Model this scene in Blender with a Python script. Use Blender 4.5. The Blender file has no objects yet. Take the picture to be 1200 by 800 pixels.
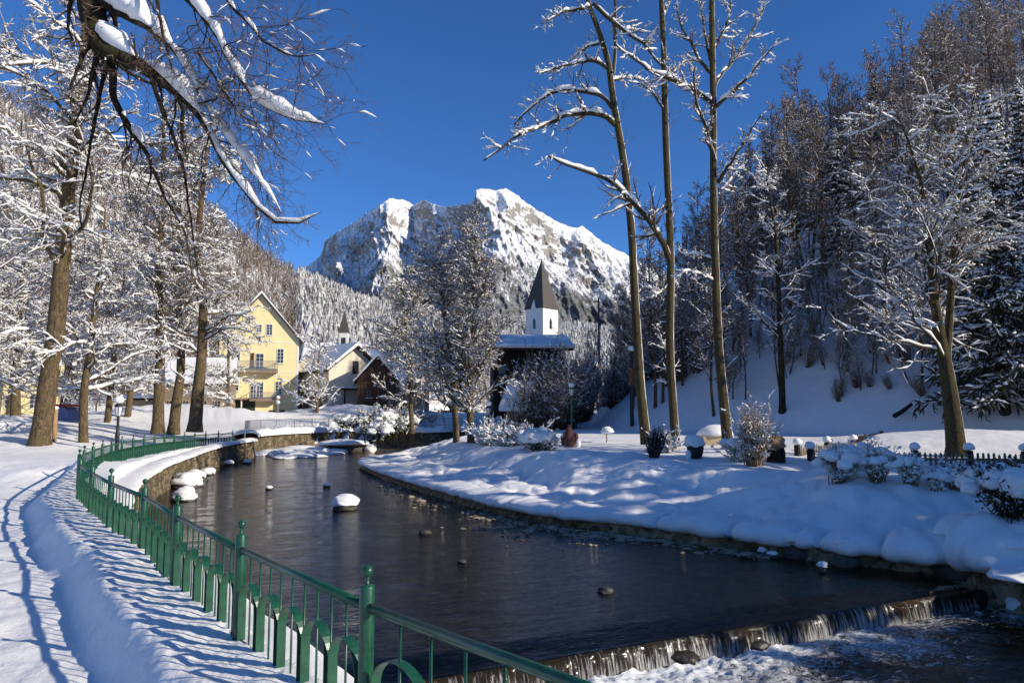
import bpy, math, random
import numpy as np
from mathutils import Vector

# ------------------------------------------------------------------ camera
C = bpy.context.scene.collection
W_, H_, F_ = 1200.0, 800.0, 850.0
PITCH = math.atan(80 / F_)
CAM = np.array([0.0, 0.0, 1.85])
cd = bpy.data.cameras.new('camera'); cam = bpy.data.objects.new('camera', cd); C.objects.link(cam)
cam.location = CAM; cam.rotation_euler = (math.radians(90) + PITCH, 0, 0)
cd.sensor_width = 36; cd.lens = F_ / W_ * 36; cd.clip_start = 0.05; cd.clip_end = 20000
bpy.context.scene.camera = cam

# ------------------------------------------------------------------ light
SUN_EL, SUN_AZ = math.radians(24), math.radians(112)      # azimuth clockwise from +Y
SUNV = Vector((math.sin(SUN_AZ) * math.cos(SUN_EL), math.cos(SUN_AZ) * math.cos(SUN_EL), math.sin(SUN_EL)))
w = bpy.data.worlds.new('World'); bpy.context.scene.world = w; w.use_nodes = True
nt = w.node_tree; bg = nt.nodes['Background']; sky = nt.nodes.new('ShaderNodeTexSky')
sky.sky_type = 'NISHITA'; sky.sun_disc = False; sky.sun_elevation = SUN_EL; sky.sun_rotation = SUN_AZ
sky.altitude = 3000; sky.air_density = 1.0; sky.dust_density = 0.0; sky.ozone_density = 6.0
hs = nt.nodes.new('ShaderNodeHueSaturation'); hs.inputs['Saturation'].default_value = 1.10
tint = nt.nodes.new('ShaderNodeMix'); tint.data_type = 'RGBA'; tint.blend_type = 'MULTIPLY'; tint.inputs[0].default_value = 1; tint.inputs[7].default_value = (1.02, 1.02, 1.12, 1)
nt.links.new(sky.outputs[0], hs.inputs['Color']); nt.links.new(hs.outputs[0], tint.inputs[6]); nt.links.new(tint.outputs[2], bg.inputs[0])
bg.inputs[1].default_value = 0.13
sl = bpy.data.lights.new('sun', 'SUN'); sl.energy = 5.0; sl.angle = math.radians(0.5); sl.color = (1, 0.90, 0.75)
so = bpy.data.objects.new('sun', sl); C.objects.link(so); so.rotation_euler = (-SUNV).to_track_quat('-Z', 'Y').to_euler()
vs = bpy.context.scene.view_settings
vs.view_transform = 'Standard'; vs.look = 'None'; vs.gamma = 1; vs.use_curve_mapping = False; vs.exposure = 0.17
bpy.context.scene.cycles.max_bounces = 6; bpy.context.scene.cycles.transparent_max_bounces = 12
bpy.context.scene.cycles.caustics_reflective = False; bpy.context.scene.cycles.caustics_refractive = False

# ------------------------------------------------------------------ pixel rays -> world
def ray(px, py):
    u = (px - 600) / F_; v = (400 - py) / F_
    cp, sp = math.cos(PITCH), math.sin(PITCH)
    return np.array([u, cp - v * sp, sp + v * cp])
def P(px, py, d):
    r = ray(px, py); return CAM + r * (d / r[1])
def G(px, py, z=0.0):
    r = ray(px, py); return CAM + r * ((z - CAM[2]) / r[2])

# ------------------------------------------------------------------ numpy noise
def _h(i, j, k, s):
    n = (i * 374761393 + j * 668265263 + k * 2147483647 + s * 974711 + 12345) & 0xffffffff
    n = ((n ^ (n >> 13)) * 1274126177) & 0xffffffff
    n = ((n ^ (n >> 16)) * 2246822519) & 0xffffffff
    return ((n ^ (n >> 15)) & 0xffff) / 65535.0
def vn(x, y, s=0):
    xi = np.floor(x).astype(np.int64); yi = np.floor(y).astype(np.int64)
    fx = x - xi; fy = y - yi; fx = fx * fx * (3 - 2 * fx); fy = fy * fy * (3 - 2 * fy)
    a = _h(xi, yi, 0, s); b = _h(xi + 1, yi, 0, s); c = _h(xi, yi + 1, 0, s); d = _h(xi + 1, yi + 1, 0, s)
    return (a + (b - a) * fx) * (1 - fy) + (c + (d - c) * fx) * fy
def fbm(x, y, o=4, s=0, g=0.5):
    r = 0; a = 1; t = 0
    for k in range(o):
        r = r + a * vn(x * 2 ** k + 17.3 * k, y * 2 ** k - 9.1 * k, s + k); t += a; a *= g
    return r / t
def ridge(x, y, o=5, s=0, g=0.5):
    r = 0; a = 1; t = 0
    for k in range(o):
        n = 1 - np.abs(2 * vn(x * 2 ** k + 11.7 * k, y * 2 ** k + 5.3 * k, s + k) - 1)
        r = r + a * n * n; t += a; a *= g
    return r / t
def sm(a, b, x):
    t = np.clip((x - a) / (b - a), 0, 1); return t * t * (3 - 2 * t)

# ------------------------------------------------------------------ mesh helpers
def mk(name, verts, faces, mat, parent=None, smooth=True, loc=None):
    """faces: one (n,k) int array, or a list of such arrays, or a list of lists"""
    me = bpy.data.meshes.new(name)
    verts = np.asarray(verts, dtype=np.float32).reshape(-1, 3)
    if isinstance(faces, np.ndarray): faces = [faces]
    if len(faces) and not isinstance(faces[0], np.ndarray):
        by = {}
        for f in faces: by.setdefault(len(f), []).append(f)
        faces = [np.array(v) for v in by.values()]
    tot = sum(f.size for f in faces); npol = sum(len(f) for f in faces)
    me.vertices.add(len(verts)); me.vertices.foreach_set('co', verts.ravel())
    me.loops.add(tot); me.polygons.add(npol)
    me.loops.foreach_set('vertex_index', np.concatenate([f.ravel() for f in faces]).astype(np.int32))
    ls = []; s = 0
    for f in faces:
        ls.append(s + np.arange(len(f)) * f.shape[1]); s += f.size
    me.polygons.foreach_set('loop_start', np.concatenate(ls).astype(np.int32))
    me.polygons.foreach_set('use_smooth', np.full(npol, smooth))
    me.update(calc_edges=True); me.validate()
    if mat: me.materials.append(mat)
    o = bpy.data.objects.new(name, me); C.objects.link(o)
    if parent: o.parent = parent
    if loc is not None: o.location = loc
    return o
def empty(name, loc=(0, 0, 0), rz=0.0):
    o = bpy.data.objects.new(name, None); C.objects.link(o); o.location = loc; o.rotation_euler = (0, 0, rz)
    o.empty_display_size = 0.3; return o
def tag(o, label=None, cat=None, group=None, kind=None):
    if label: o['label'] = label
    if cat: o['category'] = cat
    if group: o['group'] = group
    if kind: o['kind'] = kind
    return o
def copy_tree(o, parent=None):
    c = o.copy(); C.objects.link(c); c.parent = parent
    for ch in KIDS.get(o.name, []): copy_tree(ch, c)
    return c
KIDS = {}
def kids_of(o):
    KIDS[o.name] = [x for x in C.objects if x.parent == o]
    for k in KIDS[o.name]: kids_of(k)

class MB:
    def __init__(s): s.v = []; s.f = []; s.n = 0
    def add(s, v, f):
        v = np.asarray(v, float).reshape(-1, 3); s.v.append(v)
        s.f += [[i + s.n for i in q] for q in (f.tolist() if isinstance(f, np.ndarray) else f)]; s.n += len(v); return s
    def box(s, x0, x1, y0, y1, z0, z1):
        v = [(x, y, z) for z in (z0, z1) for y in (y0, y1) for x in (x0, x1)]
        return s.add(v, [[0, 2, 3, 1], [4, 5, 7, 6], [0, 1, 5, 4], [2, 6, 7, 3], [0, 4, 6, 2], [1, 3, 7, 5]])
    def prism(s, pts, y0, y1, axis='y'):
        """polygon pts (a,z) extruded along y (or x)"""
        n = len(pts)
        if axis == 'y': v = [(a, y0, z) for a, z in pts] + [(a, y1, z) for a, z in pts]
        elif axis == 'x': v = [(y0, a, z) for a, z in pts] + [(y1, a, z) for a, z in pts]
        else: v = [(a, z, y0) for a, z in pts] + [(a, z, y1) for a, z in pts]
        return s.add(v, [list(range(n)), list(range(2 * n - 1, n - 1, -1))] + [[i, i + n, (i + 1) % n + n, (i + 1) % n] for i in range(n)])
    def lathe(s, prof, cx=0, cy=0, n=12):
        v = []; f = []
        for r, z in prof:
            for k in range(n):
                a = 2 * math.pi * k / n; v.append((cx + r * math.cos(a), cy + r * math.sin(a), z))
        for i in range(len(prof) - 1):
            for k in range(n):
                f.append([i * n + k, i * n + (k + 1) % n, (i + 1) * n + (k + 1) % n, (i + 1) * n + k])
        f.append(list(range(n - 1, -1, -1))); f.append([(len(prof) - 1) * n + k for k in range(n)])
        return s.add(v, f)
    def tube(s, pts, r, n=8):
        pts = np.asarray(pts, float); R = np.full(len(pts), r) if np.isscalar(r) else np.asarray(r)
        V, Fq = tubes(pts[None], R[None], n); m = len(pts)
        s.add(V, np.vstack([Fq])); b = s.n - len(V)
        s.f.append([b + k for k in range(n)][::-1]); s.f.append([b + (m - 1) * n + k for k in range(n)]); return s
    def blob(s, c, r, seed=0, n=16, m=10, amp=0.18, fr=1.6, flat=None):
        v, f = blob(c, r, seed, n, m, amp, fr, flat); return s.add(v, f)
    def build(s, name, mat, parent=None, smooth=False, loc=None):
        return mk(name, np.vstack(s.v), s.f, mat, parent, smooth, loc)
def blob(c, r, seed=0, n=16, m=10, amp=0.18, fr=1.6, flat=None):
    th = np.linspace(0, math.pi, m + 1)[:, None]; ph = (np.arange(n) * 2 * math.pi / n)[None]
    x = np.sin(th) * np.cos(ph); y = np.sin(th) * np.sin(ph); z = np.cos(th) + 0 * ph
    k = 1 + amp * 2 * (0.5 * (vn(x * fr + 31 * seed, y * fr + z * fr * 1.7, seed) + vn(y * fr * 2 - 7 * seed, z * fr * 2 + x * fr * 1.3, seed + 5)) - 0.5) * np.sin(th) ** 0.5
    if flat is not None: z = np.where(z < 0, z * flat, z)
    V = np.stack([c[0] + r[0] * x * k, c[1] + r[1] * y * k, c[2] + r[2] * z * k], -1).reshape(-1, 3)
    i = np.arange(m)[:, None]; j = np.arange(n)[None]
    a = i * n + j; b = i * n + (j + 1) % n
    Fq = np.stack([a, a + n, b + n, b], -1).reshape(-1, 4)
    return V, Fq
def tubes(Pp, R, k):
    """Pp (M,N,3), R (M,N) -> verts, quads"""
    M, N = R.shape
    T = np.gradient(Pp, axis=1); T /= np.linalg.norm(T, axis=2, keepdims=True) + 1e-9
    mt = Pp[:, -1] - Pp[:, 0]; mt /= np.linalg.norm(mt, axis=1, keepdims=True) + 1e-9
    ref = np.where(np.abs(mt[:, 2:3]) < 0.85, np.array([[0, 0, 1.0]]), np.array([[1.0, 0, 0]]))[:, None]
    S = np.cross(T, ref); S /= np.linalg.norm(S, axis=2, keepdims=True) + 1e-9
    U = np.cross(S, T); a = np.arange(k) * 2 * math.pi / k
    V = Pp[:, :, None] + R[:, :, None, None] * (np.cos(a)[None, None, :, None] * S[:, :, None] + np.sin(a)[None, None, :, None] * U[:, :, None])
    m = np.arange(M)[:, None, None] * N * k; i = np.arange(N - 1)[None, :, None] * k; j = np.arange(k)[None, None]
    A = m + i + j; B = m + i + (j + 1) % k
    return V.reshape(-1, 3), np.stack([A, B, B + k, A + k], -1).reshape(-1, 4)
def join(parts):
    V = []; Fs = []; n = 0
    for v, f in parts:
        V.append(v); Fs.append(f + n); n += len(v)
    return np.vstack(V), np.vstack(Fs)
def resample(p, n):
    p = np.asarray(p, float); d = np.r_[0, np.cumsum(np.linalg.norm(np.diff(p[:, :3], axis=0), axis=1))]
    s = np.linspace(0, d[-1], n); return np.stack([np.interp(s, d, p[:, i]) for i in range(p.shape[1])], -1)
def catmull(p, sub=8):
    p = np.asarray(p, float); q = np.vstack([2 * p[0] - p[1], p, 2 * p[-1] - p[-2]]); out = []
    for i in range(1, len(q) - 2):
        for t in np.arange(sub) / sub:
            out.append(0.5 * (2 * q[i] + (q[i + 1] - q[i - 1]) * t + (2 * q[i - 1] - 5 * q[i] + 4 * q[i + 1] - q[i + 2]) * t * t + (3 * q[i] - q[i - 1] - 3 * q[i + 1] + q[i + 2]) * t ** 3))
    out.append(p[-1]); return np.array(out)

# ------------------------------------------------------------------ materials
def newmat(name):
    m = bpy.data.materials.new(name); m.use_nodes = True; nt = m.node_tree; b = nt.nodes['Principled BSDF']; return m, nt, b
def N(nt, t, **kw):
    n = nt.nodes.new(t)
    for k, v in kw.items():
        if k in n.inputs: n.inputs[k].default_value = v
        else: setattr(n, k, v)
    return n
def noise(nt, scale, detail=4, rough=0.55, vec=None, stretch=None, dist=0.0):
    n = N(nt, 'ShaderNodeTexNoise'); n.inputs['Scale'].default_value = scale; n.inputs['Detail'].default_value = detail
    n.inputs['Roughness'].default_value = rough; n.inputs['Distortion'].default_value = dist
    tc = N(nt, 'ShaderNodeTexCoord') if vec is None else None
    src = tc.outputs['Object'] if vec is None else vec
    if stretch:
        mp = N(nt, 'ShaderNodeMapping'); mp.inputs['Scale'].default_value = stretch; nt.links.new(src, mp.inputs[0]); src = mp.outputs[0]
    nt.links.new(src, n.inputs['Vector']); return n
def ramp(nt, fac, stops, interp='LINEAR'):
    r = N(nt, 'ShaderNodeValToRGB'); r.color_ramp.interpolation = interp
    while len(r.color_ramp.elements) < len(stops): r.color_ramp.elements.new(0.5)
    for e, (p, c) in zip(r.color_ramp.elements, stops):
        e.position = p; e.color = (*c, 1) if len(c) == 3 else c
    nt.links.new(fac, r.inputs[0]); return r
def math_(nt, op, a, b=None, c=None, clamp=False):
    n = N(nt, 'ShaderNodeMath', operation=op, use_clamp=clamp)
    for i, x in enumerate((a, b, c)):
        if x is None: continue
        if isinstance(x, (int, float)): n.inputs[i].default_value = x
        else: nt.links.new(x, n.inputs[i])
    return n.outputs[0]
def mixc(nt, fac, a, b):
    n = N(nt, 'ShaderNodeMix', data_type='RGBA')
    for s, x in ((0, fac), (6, a), (7, b)):
        if isinstance(x, (int, float)): n.inputs[s].default_value = x
        elif isinstance(x, tuple): n.inputs[s].default_value = (*x, 1)
        else: nt.links.new(x, n.inputs[s])
    return n.outputs[2]
def bump(nt, h, strength, dist, normal=None):
    b = N(nt, 'ShaderNodeBump'); b.inputs['Strength'].default_value = strength; b.inputs['Distance'].default_value = dist
    nt.links.new(h, b.inputs['Height'])
    if normal: nt.links.new(normal, b.inputs['Normal'])
    return b.outputs[0]
SNOWC = (0.85, 0.845, 0.83)
def geo_nz(nt):
    g = N(nt, 'ShaderNodeNewGeometry'); s = N(nt, 'ShaderNodeSeparateXYZ'); nt.links.new(g.outputs['Normal'], s.inputs[0]); return s.outputs
def snow_mat(name='snow', sc=1.0, bstr=0.5, bd=0.03):
    m, nt, b = newmat(name)
    n1 = noise(nt, 3 * sc, 6, 0.6); n2 = noise(nt, 40 * sc, 3, 0.6)
    col = ramp(nt, n1.outputs[0], [(0.3, (0.80, 0.795, 0.78)), (0.7, (0.87, 0.865, 0.85))])
    nt.links.new(col.outputs[0], b.inputs['Base Color']); b.inputs['Roughness'].default_value = 0.55
    b.inputs['Specular IOR Level'].default_value = 0.25
    h = math_(nt, 'MULTIPLY_ADD', n2.outputs[0], 0.25, n1.outputs[0])
    nt.links.new(bump(nt, h, bstr, bd), b.inputs['Normal']); return m
def plain(name, col, rough=0.7, var=0.25, sc=6, metal=0.0, spec=0.4, bs=0.2, stretch=None, bd=0.01):
    m, nt, b = newmat(name); n = noise(nt, sc, 5, 0.6, stretch=stretch)
    c = ramp(nt, n.outputs[0], [(0.3, tuple(x * (1 - var) for x in col)), (0.7, tuple(min(1, x * (1 + var)) for x in col))])
    nt.links.new(c.outputs[0], b.inputs['Base Color']); b.inputs['Roughness'].default_value = rough; b.inputs['Metallic'].default_value = metal
    b.inputs['Specular IOR Level'].default_value = spec
    if bs: nt.links.new(bump(nt, n.outputs[0], bs, bd), b.inputs['Normal'])
    return m
def bark_mat(name, dark, light, moss=None, sc=1.0, side=0.0):
    m, nt, b = newmat(name)
    n = noise(nt, 11 * sc, 8, 0.7, stretch=(1, 1, 0.28), dist=1.0); n2 = noise(nt, 1.3 * sc, 3, 0.5)
    c = ramp(nt, n.outputs[0], [(0.38, dark), (0.62, light)]).outputs[0]
    if moss:
        f = ramp(nt, n2.outputs[0], [(0.5, (0, 0, 0)), (0.68, (0.7, 0.7, 0.7))]); c = mixc(nt, f.outputs[0], c, moss)
    if side:   # wind-blown snow plastered on the weather side of the bark
        g = N(nt, 'ShaderNodeNewGeometry'); d = N(nt, 'ShaderNodeVectorMath', operation='DOT_PRODUCT'); nt.links.new(g.outputs['Normal'], d.inputs[0])
        d.inputs[1].default_value = (0.93, 0.35, 0.1); n3 = noise(nt, 1.8, 5, 0.7, stretch=(1, 1, 0.35))
        s = math_(nt, 'MULTIPLY_ADD', n3.outputs[0], 1.6, d.outputs['Value']); s = math_(nt, 'SUBTRACT', s, 2.0 - side)
        s = math_(nt, 'MULTIPLY', s, 9.0, clamp=True); c = mixc(nt, s, c, SNOWC)
    nt.links.new(c, b.inputs['Base Color']); b.inputs['Roughness'].default_value = 0.9; b.inputs['Specular IOR Level'].default_value = 0.15
    nt.links.new(bump(nt, n.outputs[0], 1.0, 0.09), b.inputs['Normal']); return m
def dusted(name, dark, light, lo=0.15, hi=0.5, nsc=1.0, amt=0.8):
    """material with real snow lying on the faces that point up"""
    m, nt, b = newmat(name); nz = geo_nz(nt)[2]; n = noise(nt, nsc, 4, 0.6)
    f = math_(nt, 'MULTIPLY_ADD', n.outputs[0], amt, nz); r = ramp(nt, f, [(lo + amt * 0.5, (0, 0, 0)), (min(1, hi + amt * 0.5), (1, 1, 1))])
    c = ramp(nt, noise(nt, nsc * 3, 3).outputs[0], [(0.3, dark), (0.7, light)])
    nt.links.new(mixc(nt, r.outputs[0], c.outputs[0], SNOWC), b.inputs['Base Color']); b.inputs['Roughness'].default_value = 0.9
    b.inputs['Specular IOR Level'].default_value = 0.1; return m

M = {}
M['snow'] = snow_mat('snow'); M['bsnow'] = snow_mat('branch_snow', 3, 0.5, 0.02)
M['bark_pop'] = bark_mat('poplar_bark', (0.03, 0.024, 0.014), (0.115, 0.088, 0.048), (0.085, 0.085, 0.03), 1.6, 0.62)
M['bark_lin'] = bark_mat('linden_bark', (0.05, 0.035, 0.02), (0.2, 0.145, 0.085), (0.12, 0.10, 0.04), 1.0, 0.12)
M['bark_dark'] = bark_mat('dark_bark', (0.012, 0.009, 0.006), (0.06, 0.045, 0.028), (0.05, 0.05, 0.015), 1.0)
M['twig'] = plain('twig_bark', (0.105, 0.070, 0.043), 0.85, 0.3, 2, bs=0)
M['twig_red'] = plain('brown_twig_bark', (0.125, 0.084, 0.055), 0.85, 0.3, 2, bs=0)
M['green'] = plain('green_enamel', (0.009, 0.070, 0.036), 0.34, 0.35, 14, spec=0.5, bs=0.12)
M['green_far'] = M['green']
M['lamp_green'] = plain('lamp_green', (0.012, 0.16, 0.06), 0.35, 0.1, 4, bs=0)
M['black'] = plain('black_metal', (0.012, 0.012, 0.014), 0.5, 0.2, 6, bs=0)
M['grey_metal'] = plain('grey_metal', (0.20, 0.21, 0.24), 0.5, 0.15, 6, bs=0)
M['glass'] = plain('window_glass', (0.025, 0.028, 0.04), 0.12, 0.1, 1, spec=0.6, bs=0)
M['wood'] = plain('brown_timber', (0.085, 0.042, 0.022), 0.8, 0.4, 3, stretch=(8, 8, 0.6), bs=0.4)
M['darkwood'] = plain('dark_timber', (0.018, 0.013, 0.010), 0.85, 0.4, 3, stretch=(6, 6, 0.6), bs=0.4)
M['picket'] = plain('weathered_picket_wood', (0.19, 0.145, 0.095), 0.85, 0.35, 9, stretch=(3, 3, 0.5), bs=0.4)
M['yellow'] = plain('yellow_plaster', (0.82, 0.68, 0.36), 0.85, 0.06, 1.2, bs=0.05)
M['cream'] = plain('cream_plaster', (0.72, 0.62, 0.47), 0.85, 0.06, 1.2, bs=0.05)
M['beige'] = plain('beige_plaster', (0.42, 0.33, 0.2), 0.85, 0.1, 1.2, bs=0.05)
M['brownplaster'] = plain('shaded_brown_plaster', (0.24, 0.185, 0.13), 0.85, 0.15, 1.2, bs=0.05)  # tone also carries the shade on the gabled house's long side
M['white'] = plain('white_render', (0.78, 0.75, 0.68), 0.8, 0.05, 1.2, bs=0.05)
M['trim'] = plain('white_window_frame', (0.72, 0.70, 0.66), 0.6, 0.05, 3, bs=0)
M['shingle'] = plain('grey_brown_shingle', (0.075, 0.068, 0.058), 0.75, 0.25, 2, stretch=(1, 1, 6), bs=0.4)
M['rock'] = plain('river_rock', (0.06, 0.052, 0.042), 0.6, 0.5, 5, bs=0.6, bd=0.04)
M['wetrock'] = plain('wet_weir_stone', (0.022, 0.018, 0.013), 0.4, 0.5, 5, bs=0.6, bd=0.04)
M['gravel'] = plain('pale_river_gravel', (0.24, 0.195, 0.135), 0.6, 0.8, 3, bs=0.4)
M['dried'] = plain('dried_plant_stems', (0.21, 0.145, 0.08), 0.85, 0.3, 6, bs=0)
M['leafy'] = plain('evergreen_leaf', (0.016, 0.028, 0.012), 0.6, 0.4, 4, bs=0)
M['rust'] = plain('reddish_sacking', (0.12, 0.05, 0.04), 0.9, 0.3, 8, bs=0.4)
M['tan'] = plain('tan_wood', (0.36, 0.23, 0.11), 0.8, 0.25, 5, bs=0.3)
M['lampglass'] = plain('lamp_glass', (0.65, 0.66, 0.66), 0.25, 0.05, 3, bs=0)
M['larch'] = bark_mat('brown_bark', (0.05, 0.03, 0.018), (0.17, 0.10, 0.055))

# ------------------------------------------------------------------ river, fence, terrain layout (world metres)
WZ, WZ2 = -1.30, -1.82
fence_ctrl = [G(640, 745, 0.98)[:2] + np.array([0.15, -0.9]), G(620, 772, 0.98)[:2]]
fence_px = [(430.8, 661, .98), (282, 608, .98), (213, 581, .98), (169.6, 560, .98), (138, 550.5, .98), (119, 543.5, .98), (104.5, 536.5, .98), (93.5, 530.5, .98),
            (94, 525.5, .98), (99.5, 521.5, .97), (120.5, 515, .95), (150, 510, .90), (200, 506.5, .75), (243, 504.5, .62), (286, 502.8, .55)]
fp = np.array([[*G(a, b, z)[:2], z - 0.98] for a, b, z in fence_px])
d0 = fp[0, :2] - fp[1, :2]; d0 /= np.linalg.norm(d0)
pre = np.array([[*(fp[0, :2] + d0 * s + np.array([0.12, 0.03]) * (s / 1.95) ** 2), 0] for s in (7.8, 5.85, 3.9, 1.95)])
FENCE = catmull(np.vstack([pre, fp]), 10)
# uniform bays whose joints pass close to the measured posts
seglen = np.r_[0, np.cumsum(np.linalg.norm(np.diff(FENCE[:, :2], axis=0), axis=1))]
BAY = 2.15
i0 = 40
s0 = seglen[i0]
S_ = np.r_[s0 - 2.85 - BAY, s0 - 2.85, s0 + np.arange(0, (seglen[-1] - s0) / BAY) * BAY]
POSTS = np.stack([np.interp(S_, seglen, FENCE[:, k]) for k in range(3)], -1)
def offs(p, d):
    t = np.gradient(p[:, :2], axis=0); t /= np.linalg.norm(t, axis=1, keepdims=True)
    return p[:, :2] + d * np.stack([t[:, 1], -t[:, 0]], -1)
WALLOFF = np.interp(FENCE[:, 1], [5, 10, 17, 24], [0.22, 0.35, 0.75, 1.0])[:, None]
Lp = offs(FENCE, WALLOFF); ys = Lp[:, 1]
Lfar = np.array([G(300, 529, WZ)[:2], G(350, 523.5, WZ)[:2], G(432, 518, WZ)[:2], [-6, 68], [2, 76]])
Lline = np.vstack([Lp[:-4], Lfar])
Rpx = [(420, 547), (450, 562), (500, 578), (545, 592), (600, 606), (660, 616), (740, 625), (800, 634), (870, 644), (950, 655), (1000, 661), (1060, 668), (1120, 672)]
Rw = [G(a, b, WZ)[:2] for a, b in Rpx]
Rline = np.vstack([[5, 74], [-3, 63], [-6.5, 54], [-8.2, 46]] + Rw + [[8.75, 13.3], [8.8, 12.7], [9.9, 12.2], [11.2, 11.3], [14, 10.2], [19, 7.5], [27, 1], [34, -10]])
RIV = np.vstack([Lline, Rline])
def pdist(x, y, poly, want_t=False):
    best = np.full(x.shape, 1e9); sgn = np.zeros(x.shape)
    for a, b in zip(poly[:-1], poly[1:]):
        d = b - a; L2 = d @ d + 1e-12
        t = np.clip(((x - a[0]) * d[0] + (y - a[1]) * d[1]) / L2, 0, 1)
        q = np.hypot(x - a[0] - t * d[0], y - a[1] - t * d[1]); m = q < best
        best = np.where(m, q, best); cr = d[0] * (y - a[1]) - d[1] * (x - a[0]); sgn = np.where(m, np.sign(cr), sgn)
    return best, sgn
def inside(x, y, poly):
    c = np.zeros(x.shape, bool); n = len(poly)
    for i in range(n):
        x0, y0 = poly[i]; x1, y1 = poly[(i + 1) % n]
        if y0 == y1: continue
        m = ((y0 > y) != (y1 > y)) & (x < (x1 - x0) * (y - y0) / (y1 - y0) + x0); c ^= m
    return c
FOOT = np.array([[90, 12], [46, 33], [30, 41], [20, 48], [10, 55], [5, 61], [3.4, 69], [4, 100], [2, 150], [-10, 230]], float)
WB = G(1137, 690, -1.42)[:2]; WA = G(605, 778, -1.42)[:2]; WA = WA - 2.6 * (WB - WA) / np.linalg.norm(WB - WA)          # ends of the weir crest
WD = (WB - WA) / np.linalg.norm(WB - WA); WU = np.array([-WD[1], WD[0]])
def hill(x, y):
    d, s = pdist(x, y, FOOT); e = np.where(s < 0, d, 0)
    cap = np.interp(x, [-10, 0, 8, 15, 24, 33, 50, 70, 100, 160], [3, 6, 10, 15, 26, 46, 70, 92, 98, 85])
    cap = cap * (0.9 + 0.25 * fbm(x / 40, y / 40, 3, 9))
    z = 0.74 * e + 1.6 * (fbm(x / 9, y / 9, 4, 3) - 0.5) * sm(0, 8, e)
    k = 8.0; z = np.where(e > 0, -k * np.log(np.exp(-np.clip(z, -20, 300) / k) + np.exp(-cap / k)), 0)
    return np.maximum(z, 0) * sm(0, 1.5, e) * (1 - .8 * sm(102, 145, y) * (1 - sm(120, 180, x)))
def ground_h(x, y):
    x = np.asarray(x, float); y = np.asarray(y, float)
    ins = inside(x, y, RIV); dL, _ = pdist(x, y, Lline); dR, _ = pdist(x, y, Rline)
    dF, sF = pdist(x, y, FENCE[:, :2]); pathside = sF > 0
    left = (dL < dR) | (pathside & (dF < 30) & (x < 6) & (y < 50))
    down = ((x - WA[0]) * WU[0] + (y - WA[1]) * WU[1]) < 0.1
    low = np.where(down, WZ2 - WZ, 0.0)
    # bed
    bed = WZ - 0.02 - 0.34 * sm(0.2, 4.2, dR) * sm(0, 1.0, dL) - 0.1 * fbm(x * 1.2, y * 1.2, 4, 5) + low
    ins = ins | ((dL < np.interp(y, [0, 12, 25, 45], [0.08, 0.12, 0.35, 0.7])) & (dL < dR) & ~((dF < 0.12) & (y < 20)))
    # right bank
    dR = np.where(ins, dR, dR + 0.0); wob = (fbm(x * 0.9, y * 0.9, 3, 25) - 0.5) * 0.9 * sm(0.0, 0.8, dR); dR = np.maximum(dR + np.where(ins, 0, wob * (~left)), 0)
    wdt = np.interp(y, [8, 12, 14.5, 18, 24, 40], [1.5, 1.6, 2.2, 3.6, 4.9, 5.0])
    lump = fbm(x * 0.55, y * 0.55, 3, 21) - 0.5; lump2 = fbm(x * 1.7, y * 1.7, 4, 22, .6) - 0.5
    q = np.clip(dR / wdt, 0, 1); wx = x + .5 * fbm(x, y, 2, 51); wy = y + .5 * fbm(x, y, 2, 52); bil = np.abs(2 * vn(wx * .75, wy * .75, 53) - 1) ** .8 * .65 + np.abs(2 * vn(wx * 1.7, wy * 1.7, 54) - 1) ** .8 * .35
    prof = 0.36 * sm(0, 0.35, dR) + 0.22 * sm(0.0, 0.5, q) + 0.80 * sm(0.50, 1.0, q) + 0.10 * sm(0.8, 1.3, dR / wdt)
    rt = WZ + prof + low * (1 - sm(0, 0.7, dR)) + (0.40 * lump + 0.14 * lump2 + 0.34 * (bil - .35) * (1 - .55 * sm(.35, .9, q))) * sm(0.1, 1.2, dR) * (1 - 0.75 * sm(0.9, 1.4, dR / wdt))
    for bx, by, br, bh in LUMPS: rt = rt + bh * np.exp(-((x - bx) ** 2 + (y - by) ** 2) / br ** 2)
    rt = rt + 0.06 * (fbm(x * 0.25, y * 0.25, 3, 23) - 0.5) + hill(x, y)
    # left bank with the trodden path
    zf = np.interp(y, [20, 24.7, 34.6, 48, 60], [0, -0.05, -0.22, -0.38, -0.1])
    nb = fbm(x * 1.3, y * 1.3, 4, 31) - 0.5
    edge = 0.55 + 0.25 * (fbm(x * 0.8, y * 0.8, 2, 33) - 0.5)
    lt = zf + 0.09 * (1 - sm(.5, .9, dF)) + 0.09 * nb - 0.24 * sm(edge, edge + 0.38, dF) * pathside * (1 - sm(24, 30, y)) + 0.26 * sm(3.5, 5.2, dF) * pathside * (1 - sm(24, 30, y))
    tread = 0.035 * (fbm(x * 5, y * 5, 3, 35) - 0.5) * sm(0.8, 1.1, dF) * (1 - sm(3.2, 3.8, dF))
    lt = lt + tread + 0.055 * (fbm(x * 4.5, y * 4.5, 4, 39, .6) - .45) * (1 - sm(.6, 1.0, dF)) * pathside + 0.9 * sm(52, 92, y) * (1 - sm(140, 200, y)) + 0.5 * sm(52, 60, y)
    for bx, by, br, bh in PILES: lt = lt + bh * np.exp(-((x - bx) ** 2 + (y - by) ** 2) / br ** 2) * (0.75 + 0.6 * fbm(x * .6, y * .6, 3, 37))
    z = np.where(ins, bed, np.where(left, lt, rt))
    far = sm(160, 400, np.hypot(x, y)); z = z * (1 - far) + far * 2.0
    return z
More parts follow.
